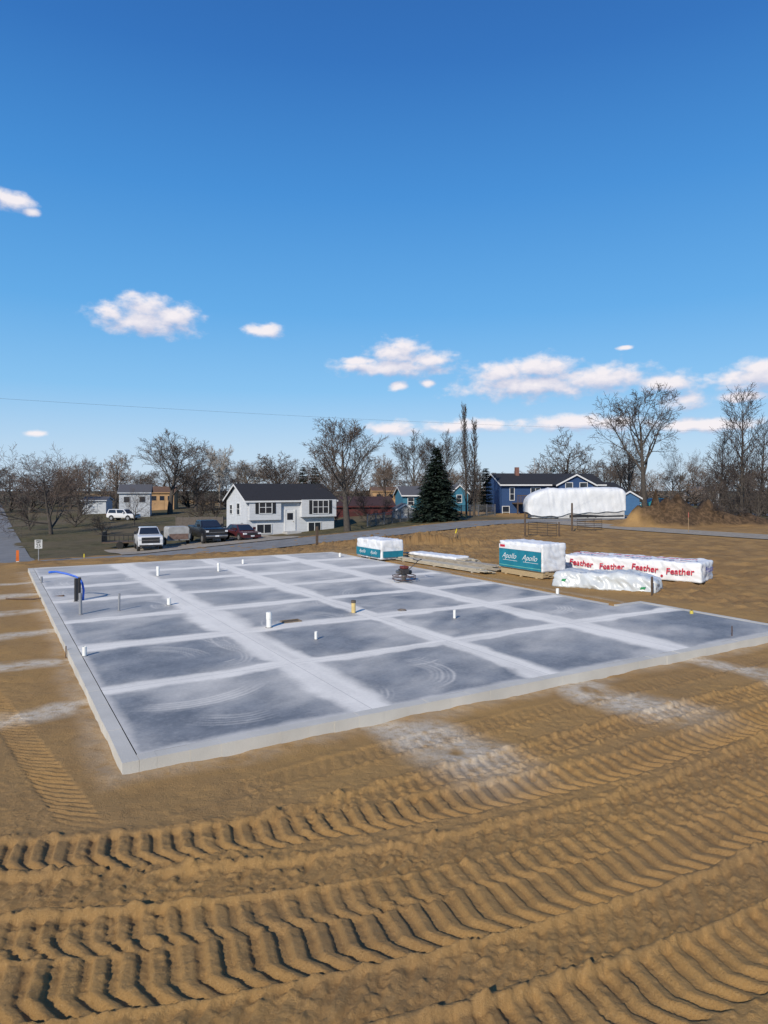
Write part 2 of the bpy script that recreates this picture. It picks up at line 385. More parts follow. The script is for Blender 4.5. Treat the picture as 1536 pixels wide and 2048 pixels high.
soil = mixc(t, dust_mix, soil, (.60, .53, .43))  # pale saw-cut dust strewn over the soil
gn = nse(t, pos, 1.2, 5, .7)
grass = mixc(t, rng(t, gn, .35, .65), (.062, .057, .027), (.13, .11, .058))
grass = mixc(t, rng(t, nse(t, pos, .08, 3), .4, .62), grass, (.135, .106, .066))
colr = mixc(t, attr('dirt'), grass, soil)
t.links.new(colr, b.inputs['Base Color'])
bp = t.nodes.new('ShaderNodeBump'); bp.inputs['Strength'].default_value = .75; bp.inputs['Distance'].default_value = .03
hh = mth(t, 'ADD', nse(t, pos, 30, 6, .78), mth(t, 'MULTIPLY', nse(t, pos, 6, 4), .6))
t.links.new(hh, bp.inputs['Height']); t.links.new(bp.outputs[0], b.inputs['Normal'])
ground = grid_mesh('ground', np.stack([XX, YY, Z], -1).reshape(-1, 3), nx, ny, gm, attrs={'dust': dust, 'dirt': dirt, 'moist': moist, 'mound_dark': mound_dark})
ground['kind'] = 'structure'
# ---------------------------------------------------------------- roads
asph = M('asphalt', (.20, .195, .19), .85, .14, 1.2, .3, 60)
def strip(name, u0, u1, v0, v1, nu, nv, dz, mat):
    uu, vv = np.meshgrid(np.linspace(u0, u1, nu), np.linspace(v0, v1, nv)); a, b_ = xy(uu, vv)
    o = grid_mesh(name, np.stack([a, b_, base_z(a, b_) + dz], -1).reshape(-1, 3), nu, nv, mat); o['kind'] = 'structure'; return o
strip('road', -70, 120, 40.2, 45.98, 300, 10, .0, asph)
strip('street', -8.6, 1.5, 45.99, 420, 12, 500, .0, asph)
grav = M('gravel', (.30, .26, .21), .95, .2, 2.5, .5, 40)
strip('gravel_drive', 7.4, 22.5, 46.0, 55.5, 40, 30, .05, grav)
strip('gravel_lane', 44.2, 48.8, -25, 40.2, 20, 150, .05, grav)
# ================================================================ SLAB
sroot = thing('concrete_foundation', 'large pale grey concrete floor slab with low edge wall, dusted white along its saw cuts', 'foundation slab', (AX, AY, 0), TH)
us = np.concatenate([np.linspace(.21, 14.0, 400), np.linspace(14.03, 15.13, 32)]); vs = np.concatenate([np.linspace(.21, 4.4, 150), np.linspace(4.44, 22.9, 430)])
U2, V2 = np.meshgrid(us, vs)
keep = ~((U2[:-1, :-1] > 13.99) & (V2[:-1, :-1] > 4.39))
w1 = fbm(U2 * .55, V2 * .55, 101, 3) - .5; w2 = fbm(U2 * 2.5, V2 * 2.5, 102, 5) - .5
dz = np.zeros_like(U2); rr = random.Random(5)
tail = fbm(U2 * .6 + 9, V2 * .6, 130, 4)
sv = fbm(U2 * 5, V2 * .5, 140, 4); su = fbm(U2 * .5, V2 * 5, 141, 4)
for ju, w in zip(JU, (.58, .42, .48)):
    wl = w * (.7 + .7 * (fbm(V2 * .5, V2 * 0 + ju, 110, 2))); dd_ = U2 - ju + .22 * w1 + .2 * w2
    dz = np.maximum(dz, (1 - sst(wl * .5, wl * 1.15, np.abs(dd_))) * (.9 + .4 * (sv - .45)))
    dz = np.maximum(dz, .6 * np.exp(-np.abs(dd_) / .7) * sst(.36, .66, tail))
for k, jv in enumerate(JV):
    w = [.28, .36, .32, .4, .38, .42][k]
    wl = w * (.65 + .8 * (fbm(U2 * .5, U2 * 0 + jv, 111, 2))); dd_ = V2 - jv + .28 * w1 + .2 * w2
    dz = np.maximum(dz, (1 - sst(wl * .45, wl * 1.2, np.abs(dd_))) * (.88 + .4 * (su - .45)))
    dz = np.maximum(dz, .56 * np.exp(-np.abs(dd_) / .65) * sst(.36, .66, 1 - tail))
for k in range(64):
    if k < 4: cu_, cv_, r_, a0, a1 = [(1.9, 4.7, 1.15, -1.2, 1.3), (4.9, 1.7, .75, -1.6, 1.0), (9.6, 5.2, 1.5, -.5, 1.8), (2.0, 11.3, 1.0, -1, 1.4)][k]
    else: cu_, cv_, r_, a0 = rr.uniform(0, 15), rr.uniform(0, 23), rr.uniform(.5, 2.1), rr.uniform(-3, 3); a1 = a0 + rr.uniform(.8, 2.2)
    for q in range(5):
        rad = np.hypot(U2 - cu_, V2 - cv_); an = np.arctan2(V2 - cv_, U2 - cu_)
        am = (a0 + a1) / 2; da = np.abs((an - am + math.pi) % (2 * math.pi) - math.pi)
        arc = np.exp(-((rad - r_ - q * .095 + .06 * w2) / rr.uniform(.02, .05)) ** 2) * (1 - sst((a1 - a0) / 2 * .3, (a1 - a0) / 2, da))
        dz = np.maximum(dz, arc * rr.uniform(.2, .55))
haze = fbm(U2 * .42 + 3, V2 * .42, 120, 4); str_ = fbm((U2 * CU + V2 * SU) * .6, (V2 * CU - U2 * SU) * 1.8, 121, 5)
dz = dz + .42 * sst(.38, .76, haze * .7 + str_ * .3) * (1 - dz) + .12 * w2 + .16 * (str_ - .5)
edge = np.minimum(np.minimum(U2 - .2, V2 - .2), 22.9 - V2)
dz = np.maximum(dz, .55 * (1 - sst(.0, .22, edge + .15 * w2)))
dz = np.clip(dz + .36 * sst(5, 20, V2) * (1 - dz), 0, 1)
sm = bpy.data.materials.new('dusty_concrete'); sm.use_nodes = True; t2 = sm.node_tree; b2 = t2.nodes['Principled BSDF']
tco = t2.nodes.new('ShaderNodeTexCoord'); ob = tco.outputs['Object']
at_ = t2.nodes.new('ShaderNodeAttribute'); at_.attribute_name = 'dust'
dark = mixc(t2, rng(t2, nse(t2, ob, 1.1, 5, .65), .35, .65), (.15, .156, .168), (.225, .23, .24))
dark = mixc(t2, mth(t2, 'MULTIPLY', rng(t2, nse(t2, ob, 9, 5, .7), .5, .7), .4), dark, (.30, .305, .31))
fac = mth(t2, 'ADD', at_.outputs['Fac'], mth(t2, 'MULTIPLY', mth(t2, 'SUBTRACT', nse(t2, ob, 14, 6, .7), .5), .4), clamp=True)
colr = mixc(t2, fac, dark, (.82, .78, .71))
so_ = t2.nodes.new('ShaderNodeSeparateXYZ'); t2.links.new(ob, so_.inputs[0])
line = None
for o_, lst in ((so_.outputs[0], JU), (so_.outputs[1], JV)):
    for j in lst:
        c_ = mth(t2, 'LESS_THAN', mth(t2, 'ABSOLUTE', mth(t2, 'SUBTRACT', o_, j)), .008)
        line = c_ if line is None else mth(t2, 'MAXIMUM', line, c_)
colr = mixc(t2, mth(t2, 'MULTIPLY', line, .4), colr, (.25, .25, .25))
t2.links.new(colr, b2.inputs['Base Color'])
t2.links.new(rng(t2, fac, 0, .8, .55, .9), b2.inputs['Roughness']); b2.inputs['Specular IOR Level'].default_value = .4
bq = t2.nodes.new('ShaderNodeBump'); bq.inputs['Strength'].default_value = .12; bq.inputs['Distance'].default_value = .01
t2.links.new(nse(t2, ob, 20, 6, .7), bq.inputs['Height']); t2.links.new(bq.outputs[0], b2.inputs['Normal'])
sl_o = grid_mesh('floor_slab', np.stack([U2, V2, np.zeros_like(U2)], -1).reshape(-1, 3), len(us), len(vs), sm, keep=keep, attrs={'dust': dz}); sl_o.parent = sroot
blockm = M('concrete_block', (.52, .50, .455), .9, .12, 1.1, .15, 40)
mb = MB(); rb = random.Random(3)
poly = [(0, 0), (15.35, 0), (15.35, 4.6), (14.2, 4.6), (14.2, 23.1), (0, 23.1)]
for i in range(6):
    (a0, b0), (a1, b1) = poly[i], poly[(i + 1) % 6]
    Ls = math.hypot(a1 - a0, b1 - b0); du, dv_ = (a1 - a0) / Ls, (b1 - b0) / Ls; nu_, nv_ = -dv_, du
    n = max(1, round(Ls / .42)); st = Ls / n
    for k in range(n):
        p0 = k * st + .0008 + (.2 if (k == 0) else 0); p1 = (k + 1) * st - .0008
        if i == 2: p0 = k * st + .0008
        j1, j2, zt = rb.uniform(-.005, .005), rb.uniform(-.005, .005), .006 + rb.uniform(-.003, .004)
        def q(p, o): return (a0 + du * p + nu_ * o, b0 + dv_ * p + nv_ * o)
        c4 = [q(p0, j1), q(p1, j2), q(p1, .195), q(p0, .195)]
        mb.hexa([(x_, y_, -.62) for x_, y_ in c4], [(x_, y_, zt) for x_, y_ in c4])
    if i != 3:
        c4 = [q(.05, .007), q(Ls - .05, .007), q(Ls - .05, .18), q(.05, .18)]
        mb.hexa([(x_, y_, -.6) for x_, y_ in c4], [(x_, y_, -.001) for x_, y_ in c4])
mb.build('block_wall', blockm, sroot)
# ================================================================ PIPES AND STUBS ON THE SLAB
pvc = M('white_pvc', (.78, .78, .75), .4, .06, 6); pvct = M('tan_pvc', (.62, .47, .2), .5, .15, 9); darkin = M('pipe_inside', (.03, .03, .03), .8)
blk = M('black_plastic', (.025, .025, .028), .45); gry = M('grey_conduit', (.25, .26, .28), .5); bluep = M('blue_tubing', (.03, .13, .6), .4); steel = M('rusty_steel', (.11, .07, .05), .7, .3, 20)
def stub(px, pt, pb, r, mat, label, name='pipe_stub', group='plumbing stubs standing out of the slab', cap=None, lean=0):
    x, y = gp(px, pb, 0); h = (pb - pt) / F * y
    root = thing(name, label, 'pipe', (x, y, 0), 0, group); root.rotation_euler = (0, lean, 0)
    m = MB(); n = 16; i = len(m.v)
    prof = [(r, 0), (r, h), (r * .86, h), (r * .86, h * .3)]
    for rr_, zz in prof:
        for k in range(n): a = 2 * math.pi * k / n; m.v.append((rr_ * math.cos(a), rr_ * math.sin(a), zz))
    for j in range(3):
        for k in range(n): m.f.append((j * n + k, j * n + (k + 1) % n, (j + 1) * n + (k + 1) % n, (j + 1) * n + k))
    m.build('pipe_wall', mat, root, smooth=False)
    MB().tube([(0, 0, h * .3), (0, 0, h * .32)], r * .86, 16).build('pipe_bore', darkin, root)
    if cap: MB().tube([(0, 0, h * cap[0]), (0, 0, h * cap[1])], r * 1.12, 16).build('coupling', cap[2], root)
    MB().tube([(0, 0, 0), (0, 0, .012)], r * 1.35, 16).build('slab_collar', M('sealant', (.2, .2, .21), .8), root)
    return root
stub(316, 1133, 1152, .055, pvc, 'white pipe stub near far slab edge, left of two close to the back', cap=(.7, 1.02, pvc))
stub(437, 1126, 1143, .05, pvc, 'white pipe stub near the far slab edge, straight before the white house', cap=(.75, 1.02, pvc))
stub(338, 1196, 1210, .055, pvc, 'short white pipe stub right of the thin grey conduit')
stub(538, 1224, 1255, .062, pvc, 'tallest and thickest white pipe stub beside the square floor box', cap=(.55, 1.0, pvc))
stub(707, 1201, 1226, .058, pvct, 'yellowish tan pipe stub with dark rim in the middle of the slab', cap=(.82, 1.02, M('dark_rim', (.1, .08, .06), .7)))
stub(632, 1263, 1279, .034, pvc, 'small thin white pipe stub nearest the camera in mid slab')
stub(909, 1220, 1237, .036, pvc, 'thin white pipe stub alone on the right half of the slab')
stub(169, 1293, 1312, .042, pvc, 'short white pipe stub beside the left edge wall of the slab')
stub(1115, 1177, 1188, .05, pvc, 'low white pipe stub at right slab edge by the wrapped bundle')
stub(486, 1119, 1128, .05, pvc, 'tiny white pipe stub close to the back edge of the slab')
stub(680, 1106, 1114, .06, pvc, 'tiny white pipe stub at the far right corner of the slab')
stub(83, 1153, 1165, .04, gry, 'short grey pipe stub at the far left corner of the slab')
for (px, pt, pb, r, mat, lab) in [(152, 1157, 1203, .05, blk, 'left tall black conduit of the pair under the blue tubing'), (158, 1155, 1200, .045, blk, 'right tall black conduit of the pair under the blue tubing'),
                                  (161, 1186, 1229, .042, gry, 'grey conduit standing before the black conduits'), (238, 1187, 1221, .028, gry, 'thin grey conduit alone between black conduits and white stub')]:
    stub(px, pt, pb, r, mat, lab, 'conduit', 'conduits at the left side of the slab', lean=rb.uniform(-.03, .03))
x0, y0 = gp(166, 1200, 0)
t_ = thing('water_tube', 'loop of bright blue water tubing bent over the black conduits', 'tubing', (x0, y0, 0))
pts = [(0, 0, 0), (.02, 0, .3), (-.02, 0, .5), (-.1, .02, .64), (-.25, .03, .71), (-.5, .05, .78), (-.85, .1, .84), (-1.0, .1, .83)]
MB().tube(pts, .032, 10).build('tube', bluep, t_, True)
MB().tube([(-1.0, .1, .83), (-1.08, .1, .82)], .036, 10).build('end_cap', bluep, t_)
x0, y0 = gp(582, 1243, 0); t_ = thing('floor_box', 'small square brown box let into the slab beside the tallest white stub', 'floor box', (x0, y0, .001), TH)
m = MB(); [m.box(*q) for q in [(-.24, .24, -.14, -.115, 0, .025), (-.24, .24, .115, .14, 0, .025), (-.24, -.215, -.115, .115, 0, .025), (.215, .24, -.115, .115, 0, .025)]]
m.build('box_rim', M('form_wood', (.2, .15, .1), .8, .3, 8), t_); MB().box(-.212, .212, -.112, .112, .003, .012).build('box_floor', M('dark_sand', (.1, .075, .05), .95), t_)
x0, y0 = gp(803, 1221, 0); o = MB(); o.tube([(-.1, 0, .02), (-.03, .1, .02), (.1, .06, .02), (.12, -.08, .02), (-.02, -.1, .02), (-.1, 0, .02)], .016, 6)
tag(o.build('wire_coil', M('dull_wire', (.2, .17, .15), .6), None, True, loc=(x0, y0, 0)), 'small coil of wire lying flat on the slab right of the tan stub', 'wire')
x0, y0 = gp(1383, 1227, 0); t_ = thing('survey_cap', 'small yellow marker cap on the right edge of the slab', 'marker', (x0, y0, 0))
MB().tube([(0, 0, 0), (0, 0, .08)], [.05, .045], 10).build('marker_body', M('yellow_plastic', (.55, .45, .08), .5), t_); MB().tube([(0, 0, .08), (0, 0, .1)], .025, 8).build('marker_tip', M('dark_rim', (.1, .08, .06)), t_)
def stake(px, py, Y, h, w, mat, label, topmat=None, name='stake', cat='stake', lean=0., topfrac=.7):
    p = P(px, Y); r = thing(name, label, cat, p, TH); r.rotation_euler = (0, lean, TH)
    MB().hexa([(-w, -w * .6, -.2), (w, -w * .6, -.2), (w, w * .6, -.2), (-w, w * .6, -.2)], [(-w, -w * .6, h * topfrac), (w, -w * .6, h * topfrac), (w, w * .6, h * topfrac), (-w, w * .6, h * topfrac)]).build('shaft', mat, r)
    MB().hexa([(-w * 1.1, -w * .7, h * topfrac), (w * 1.1, -w * .7, h * topfrac), (w * 1.1, w * .7, h * topfrac), (-w * 1.1, w * .7, h * topfrac)], [(-w * .9, -w * .5, h), (w * .9, -w * .5, h), (w * .9, w * .5, h), (-w * .9, w * .5, h)]).build('top', topmat or mat, r)
    return r
wood = M('stake_wood', (.34, .23, .13), .85, .25, 8); oldwood = M('old_wood', (.1, .07, .05), .9, .3, 6); orange = M('orange_paint', (.75, .17, .03), .6); pink = M('pink_ribbon', (.5, .14, .1), .6); yell = M('yellow_ribbon', (.75, .6, .03), .6)
stake(35, 1135, 36.5, .9, .07, M('white_paint', (.75, .74, .72), .6), 'orange and white marker post at the roadside on the left edge', orange, 'marker_post', 'marker post', topfrac=.35)
stake(168, 1113, 45, .8, .03, wood, 'yellow topped stake at the road edge below the grassy bank', yell)
stake(634, 1097, 45.5, 1.4, .08, oldwood, 'dark square wooden post at the road edge before the white house', None, 'wooden_post', 'post', .0)
stake(905, 1070, 42.5, 1.0, .03, wood, 'leaning stake tied with yellow ribbon on the dirt ridge', yell, lean=.35)
stake(915, 1075, 43, .7, .025, wood, 'short upright stake beside the leaning ribboned one', wood)
stake(1377, 1060, 53, 1.6, .022, wood, 'tall stake with pink top before the brown dirt mound', pink, topfrac=.75)
stake(1304, 1199, 22.2, .62, .035, oldwood, 'dark wooden stake standing at the end of the rumpled low bundle', oldwood)
stake(1464, 1290, 15.35, .4, .012, steel, 'thin rusty steel stake at the front edge wall on the right', steel, 'form_stake')
stake(132, 1312, 14.0, .26, .012, steel, 'thin rusty steel stake at the left edge wall', steel, 'form_stake')
x0, y0 = gp(65, 1200); x1, y1 = gp(128, 1193, .0)
o = MB(); o.tube([(x0 - .9, y0 + .1, GZ + .02), (x0, y0, GZ + .03), (x1, y1, .03)], .022, 7)
tag(o.build('steel_bar', steel), 'thin dark steel bar lying across the left edge of the slab', 'bar')
# ================================================================ POWER TROWEL
x0, y0 = gp(808, 1163, 0); t_ = thing('power_trowel', 'small dark red engine powered floor trowel parked on the slab', 'power trowel', (x0, y0, 0), .5)
redm = M('red_paint', (.13, .032, .026), .55, .3, 8); metal = M('dull_metal', (.16, .15, .14), .45, .2, 10, metal=.6); gdm = M('guard_metal', (.09, .05, .045), .6, .3, 8)
m = MB()
for zz in (.1, .22): m.tube([(.42 * math.cos(a), .42 * math.sin(a), zz) for a in np.linspace(0, 2 * math.pi, 29)], .014, 6, cap=False)
for a in np.linspace(0, 2 * math.pi, 9)[:-1]: m.tube([(.42 * math.cos(a), .42 * math.sin(a), .1), (.42 * math.cos(a), .42 * math.sin(a), .22)], .01, 5)
for a in np.linspace(0, 2 * math.pi, 5)[:-1]: m.tube([(.42 * math.cos(a), .42 * math.sin(a), .22), (.08 * math.cos(a), .08 * math.sin(a), .27)], .014, 5)
m.build('guard_ring', gdm, t_, True)
for a in np.linspace(.3, 2 * math.pi + .3, 5)[:-1]:
    c, s_ = math.cos(a), math.sin(a); pr = lambda r, w, z: (r * c - w * s_, r * s_ + w * c, z)
    MB().hexa([pr(.1, -.06, .0), pr(.37, -.07, .0), pr(.37, .06, .012), pr(.1, .05, .012)], [pr(.1, -.06, .006), pr(.37, -.07, .006), pr(.37, .06, .02), pr(.1, .05, .02)]).build('blade', metal, t_)
MB().tube([(0, 0, .03), (0, 0, .2), (0, 0, .28)], [.07, .1, .09], 12).build('gearbox', metal, t_)
MB().box(-.16, .14, -.15, .15, .28, .46).build('engine', M('engine_dark', (.04, .036, .036), .6, .3, 12), t_, bevel=.02)
MB().box(-.13, .12, -.16, .12, .465, .57).build('fuel_tank', redm, t_, True, bevel=.035)
MB().tube([(.17, 0, .33), (.3, 0, .33)], .07, 12).build('air_filter', blk, t_)
MB().tube([(-.22, -.08, .36), (-.22, .12, .36)], .06, 12).build('exhaust', metal, t_)
m = MB(); m.tube([(.05, 0, .3), (.3, .02, .48), (.62, .03, .72)], .018, 8); m.tube([(.56, -.22, .78), (.62, .03, .72), (.6, .28, .74)], .016, 8); m.build('handle', metal, t_, True)
MB().tube([(.56, -.22, .78), (.55, -.3, .8)], .022, 8).build('grip', blk, t_); MB().tube([(.6, .28, .74), (.6, .36, .75)], .022, 8).build('grip', blk, t_)
# ================================================================ MATERIAL STACKS
plast = M('white_wrap', (.72, .73, .75), .42, .07, 2.5, .25, 5); plast2 = M('grey_wrap', (.52, .55, .57), .32, .14, 3, .4, 7, spec=.6); teal = M('teal_print', (.012, .18, .26), .5, .15, 3); pine = M('pine_lumber', (.44, .34, .2), .8, .25, 6, stretch=(1, 8, 8))
inkw = M('white_ink', (.8, .8, .8), .5); inkr = M('red_ink', (.5, .02, .045), .5); inkg = M('green_ink', (.03, .25, .1), .5)
def wrapped(lx, ly, lz, amp, seed, cut=14, sag=0., rnd=.1, crease=0., slump=0.):
    bm = bmesh.new(); bmesh.ops.create_cube(bm, size=1)
    bmesh.ops.scale(bm, vec=(lx, ly, lz), verts=bm.verts); bmesh.ops.translate(bm, vec=(0, 0, lz / 2), verts=bm.verts)
    for ax, ln in ((0, lx), (1, ly), (2, lz)):
        n = max(3, int(ln / .06))
        for k in range(1, n):
            pco = [0, 0, lz / 2]; pco[ax] = (-ln / 2 + ln * k / n) if ax < 2 else ln * k / n; no = [0, 0, 0]; no[ax] = 1
            bmesh.ops.bisect_plane(bm, geom=list(bm.verts) + list(bm.edges) + list(bm.faces), plane_co=pco, plane_no=no)
    hx, hy = lx / 2, ly / 2
    for v in bm.verts:
        c = v.co.copy()
        q = Vector((max(-hx + rnd, min(hx - rnd, c.x)), max(-hy + rnd, min(hy - rnd, c.y)), min(lz - rnd, c.z)))
        d = c - q
        if d.length > 1e-6 and d.length > rnd: c = q + d.normalized() * rnd
        nn = mnoise.fractal(Vector((c.x * 2.3 + seed, c.y * 2.3, c.z * 2.8)), 1., 2., 4)
        rd = 1 - abs(mnoise.noise(Vector((c.x * 2.6 + seed * 3 + c.z * 2, c.y * 2.6, c.z * 3.3)))) * 3
        cr_ = 1 - abs(mnoise.noise(Vector((c.x * 5.5 + seed + c.z * 4, c.y * 5.5 - c.x * 2, c.z * 2)))) * 4 if crease else 0
        dirv = Vector((c.x / hx if abs(c.x) > hx * .9 else 0, c.y / hy if abs(c.y) > hy * .9 else 0, 1 if c.z > lz * .9 else 0))
        if dirv.length > 0: dirv.normalize()
        c += dirv * (amp * nn + amp * .7 * rd + crease * cr_)
        c.z -= sag * (abs(c.x) / hx) ** 3 * (c.z / lz)
        if slump:
            k = (1 - c.z / lz); c.y += slump * k * (1 if c.y > 0 else -1) * abs(c.y) / hy * (1 + .5 * math.sin(c.x * 5 + seed)); c.z -= .5 * slump * (c.z / lz) * (.5 + .5 * math.sin(c.x * 2.7 + seed))
        v.co = c
    mb_ = MB(); bm.verts.index_update(); mb_.v = [tuple(v.co) for v in bm.verts]; mb_.f = [tuple(v.index for v in f.verts) for f in bm.faces]; bm.free(); return mb_
RX = lambda a: Matrix.Rotation(a, 4, 'X'); RZ = lambda a: Matrix.Rotation(a, 4, 'Z'); TR = lambda x, y, z: Matrix.Translation((x, y, z))
def left_face(x, y, z): return TR(x, y, z) @ RZ(-math.pi / 2) @ RX(math.pi / 2)
def front_face(x, y, z): return TR(x, y, z) @ RX(math.pi / 2)
x0, y0 = gp(1085, 1160); t_ = thing('panel_stack', 'tall stack of boards in white wrap with teal printed side, on bare lumber', 'stack of boards', (x0, y0, GZ - .02), TH)
m = MB()
for r_ in range(5):
    for c_ in range(8):
        m.box(.02 + c_ * .15, .165 + c_ * .15, .02 + rb.uniform(-.04, .04), 2.46 + rb.uniform(-.04, .04), .06 + r_ * .05, .104 + r_ * .05)
m.build('lumber_tier', pine, t_)
for yy in (.3, 1.2, 2.1): MB().box(0, 1.22, yy, yy + .09, 0, .058).build('runner', pine, t_)
wrapped(1.26, 2.5, 1.08, .026, 3.1, rnd=.05, crease=.010).build('wrap', plast, t_, True, loc=(.61, 1.24, .31))
MB().box(-.072, -.05, .02, 2.46, .33, 1.08).build('printed_panel', teal, t_)
MB().box(-.076, -.05, .02, 2.46, 1.085, 1.26).build('white_band', plast, t_)
MB().box(-.078, -.05, 2.1, 2.4, 1.14, 1.24).build('red_tag', inkr, t_)
for yy in (.66, 1.86): text_part('Apollo', .31, inkw, t_, left_face(-.076, yy, .8), .5, bold=-.003)
for yy in (.66, 1.86): MB().box(-.076, -.05, yy - .5, yy + .36, .62, .632).build('underline', inkw, t_)
MB().box(-.076, -.05, .02, 2.46, .40, .43).build('green_line', M('pale_green_ink', (.12, .4, .35), .5), t_)
x0, y0 = gp(763, 1123); t_ = thing('panel_stack', 'smaller white wrapped stack of boards with teal lower sides, beyond the slab', 'stack of boards', (x0, y0, GZ - .02), TH)
wrapped(1.25, 2.46, .92, .03, 8.7, rnd=.06, crease=.01).build('wrap', plast, t_, True, loc=(.61, 1.23, .1))
MB().box(-.075, -.043, .05, 2.42, .2, .58).build('printed_panel', teal, t_); MB().box(.06, 1.18, -.075, -.043, .2, .5).build('printed_panel', teal, t_)
text_part('Apollo', .24, inkw, t_, left_face(-.079, .65, .4), .5, bold=-.002); text_part('Apollo', .24, inkw, t_, left_face(-.079, 1.8, .4), .5, bold=-.002)
for yy in (.3, 1.2, 2.1): MB().box(0, 1.22, yy, yy + .09, 0, .088).build('runner', pine, t_)
gl = M('grey_lumber', (.36, .32, .26), .85, .3, 5, stretch=(6, .6, 6)); pl2 = M('pale_lumber', (.45, .40, .31), .85, .25, 5, stretch=(6, .6, 6))
def lumber(px, py, Ln, wd, ht, rot, label, top, over=None, zoff=0):
    x, y = gp(px, py); r = thing('lumber_bundle', label, 'lumber', (x, y, GZ - .02 + zoff), rot, 'loose lumber between the wrapped stacks')
    m = MB(); nr = max(1, int(ht / .05)); nc = max(2, int(wd / .15))
    for a in range(nr):
        for c in range(nc):
            o1, o2 = rb.uniform(-.45, .2), rb.uniform(-.5, .3)
            m.box(c * wd / nc + .004, (c + 1) * wd / nc - .004, o1, Ln + o2, .07 + a * .05, .07 + a * .05 + .042)
    m.build('boards', top, r)
    for yy in (.4, Ln / 2, Ln - .6): MB().box(-.02, wd + .02, yy, yy + .09, 0, .068).build('runner', gl, r)
    if over: wrapped(wd + .06, Ln * .8, .12, .02, 5.5, rnd=.03).build('plastic_sheet', over, r, True, loc=(wd / 2, Ln * .5, .07 + nr * .05 - .06))
    return r
lumber(958, 1148, 6.0, .55, .16, TH + .05, 'long low bundle of pale boards beside the tall printed stack', pl2)
lumber(985, 1143, 5.6, .5, .2, TH + .06, 'low bundle of greyish boards right behind the pale board bundle', gl)
lumber(925, 1132, 4.2, .8, .25, TH + .12, 'lumber bundle under a white plastic sheet behind the long boards', pl2, plast)
lumber(880, 1150, 3.6, .35, .05, TH + .1, 'few loose boards on the dirt beside the slab edge', gl)
x0, y0 = gp(1403, 1168); di = math.atan2(-.63, .77); t_ = thing('wrapped_bundle', 'long white wrapped bundle with red lettering, rear of the two low bundles', 'wrapped bundle', (x0, y0, GZ - .02), di)
wrapped(5.4, 1.7, .72, .034, 12.4, rnd=.08, crease=.012).build('wrap', plast, t_, True, loc=(-2.7, .85, .05))
for xx in (-4.8, -2.7, -.6): MB().box(xx, xx + .09, .05, 1.65, 0, .1).build('runner', pine, t_)
for xx, zz, a in ((-4.62, .47, -.07), (-3.35, .42, .05), (-2.05, .46, -.06), (-.75, .42, .04)): text_part('Feather', .33, inkr, t_, front_face(xx, -.084, zz) @ RZ(a), .12, bold=.005)
for xx, tx in ((-4.4, 'Preston'), (-2.7, 'Preston'), (-1.0, 'Preston')): text_part(tx, .48, inkr, t_, TR(xx, .5, .855), .1, bold=.006)
for xx in (-3.98, -2.69, -1.4): MB().tube([(xx, -.06, .22), (xx, -.086, .22)], .045, 20).build('red_emblem', inkr, t_)
text_part('Preston', .34, M('blue_ink', (.05, .06, .3), .5), t_, TR(.088, .8, .5) @ RZ(math.pi / 2) @ RX(math.pi / 2), 0)
x0, y0 = gp(1312, 1187); di = math.atan2(-1.8, 2.9); t_ = thing('wrapped_bundle', 'low sagging silvery white draped bundle nearest the slab, small green marks', 'wrapped bundle', (x0, y0, GZ - .02), di)
wrapped(3.5, 1.1, .60, .05, 21.4, rnd=.09, sag=.14, crease=.026, slump=.16).build('wrap', plast2, t_, True, loc=(-1.75, .58, .02))
for xx, zz, sx, sz in ((-3.1, .26, .1, .06), (-.4, .18, .1, .05)):
    MB().prism([(xx - sx, zz - sz), (xx + sx * .7, zz - sz * .6), (xx + sx, zz + sz), (xx - sx * .5, zz + sz * .7)], -.15, -.1, 'y').build('green_mark', inkg, t_)
for xx in (-3.0, -.5): MB().box(xx, xx + .09, .05, 1.1, 0, .08).build('runner', pine, t_)
# ================================================================ HOUSES
glass = M('window_glass', (.02, .025, .035), .08, .1, 2, spec=.8); trim = M('white_trim', (.66, .67, .68), .6, .05); roofb = M('black_shingles', (.022, .022, .026), .9, .35, 14, .4, 30); shut = M('black_shutter', (.02, .02, .022), .6, .1, siding=.06)
vinyl = M('white_siding', (.57, .59, .62), .65, .05, 2, siding=.15); found = M('block_base', (.42, .42, .42), .9)
def window(root, x0, x1, z0, z1, y=0., side='front', mull=1, shutters=False, frame=trim, rail=True):
    def bx(mb_, a0, a1, d0, d1, c0, c1):
        if side == 'front': mb_.box(a0, a1, y - d1, y - d0, c0, c1)
        else: mb_.box(y - d1, y - d0, a0, a1, c0, c1)
    m = MB(); w = .07
    bx(m, x0 - w, x1 + w, .0, .06, z0 - w, z0); bx(m, x0 - w, x1 + w, .0, .06, z1, z1 + w); bx(m, x0 - w, x0, .0, .06, z0, z1); bx(m, x1, x1 + w, .0, .06, z0, z1)
    for k in range(1, mull + 1):
        xm = x0 + (x1 - x0) * k / (mull + 1); bx(m, xm - .03, xm + .03, .0, .05, z0, z1)
    fr = m.build('window', frame, root)
    p = MB(); bx(p, x0 + .001, x1 - .001, .004, .02, z0 + .001, z1 - .001); p.build('pane', glass, fr)
    if rail:
        p = MB(); bx(p, x0 + .002, x1 - .002, .021, .04, (z0 + z1) / 2 - .025, (z0 + z1) / 2 + .025); p.build('sash_rail', frame, fr)
    if shutters:
        for a in (x0 - w - .36, x1 + w + .02):
            p = MB(); bx(p, a, a + .34, .0, .045, z0 - .05, z1 + .05); p.build('shutter', shut, root)
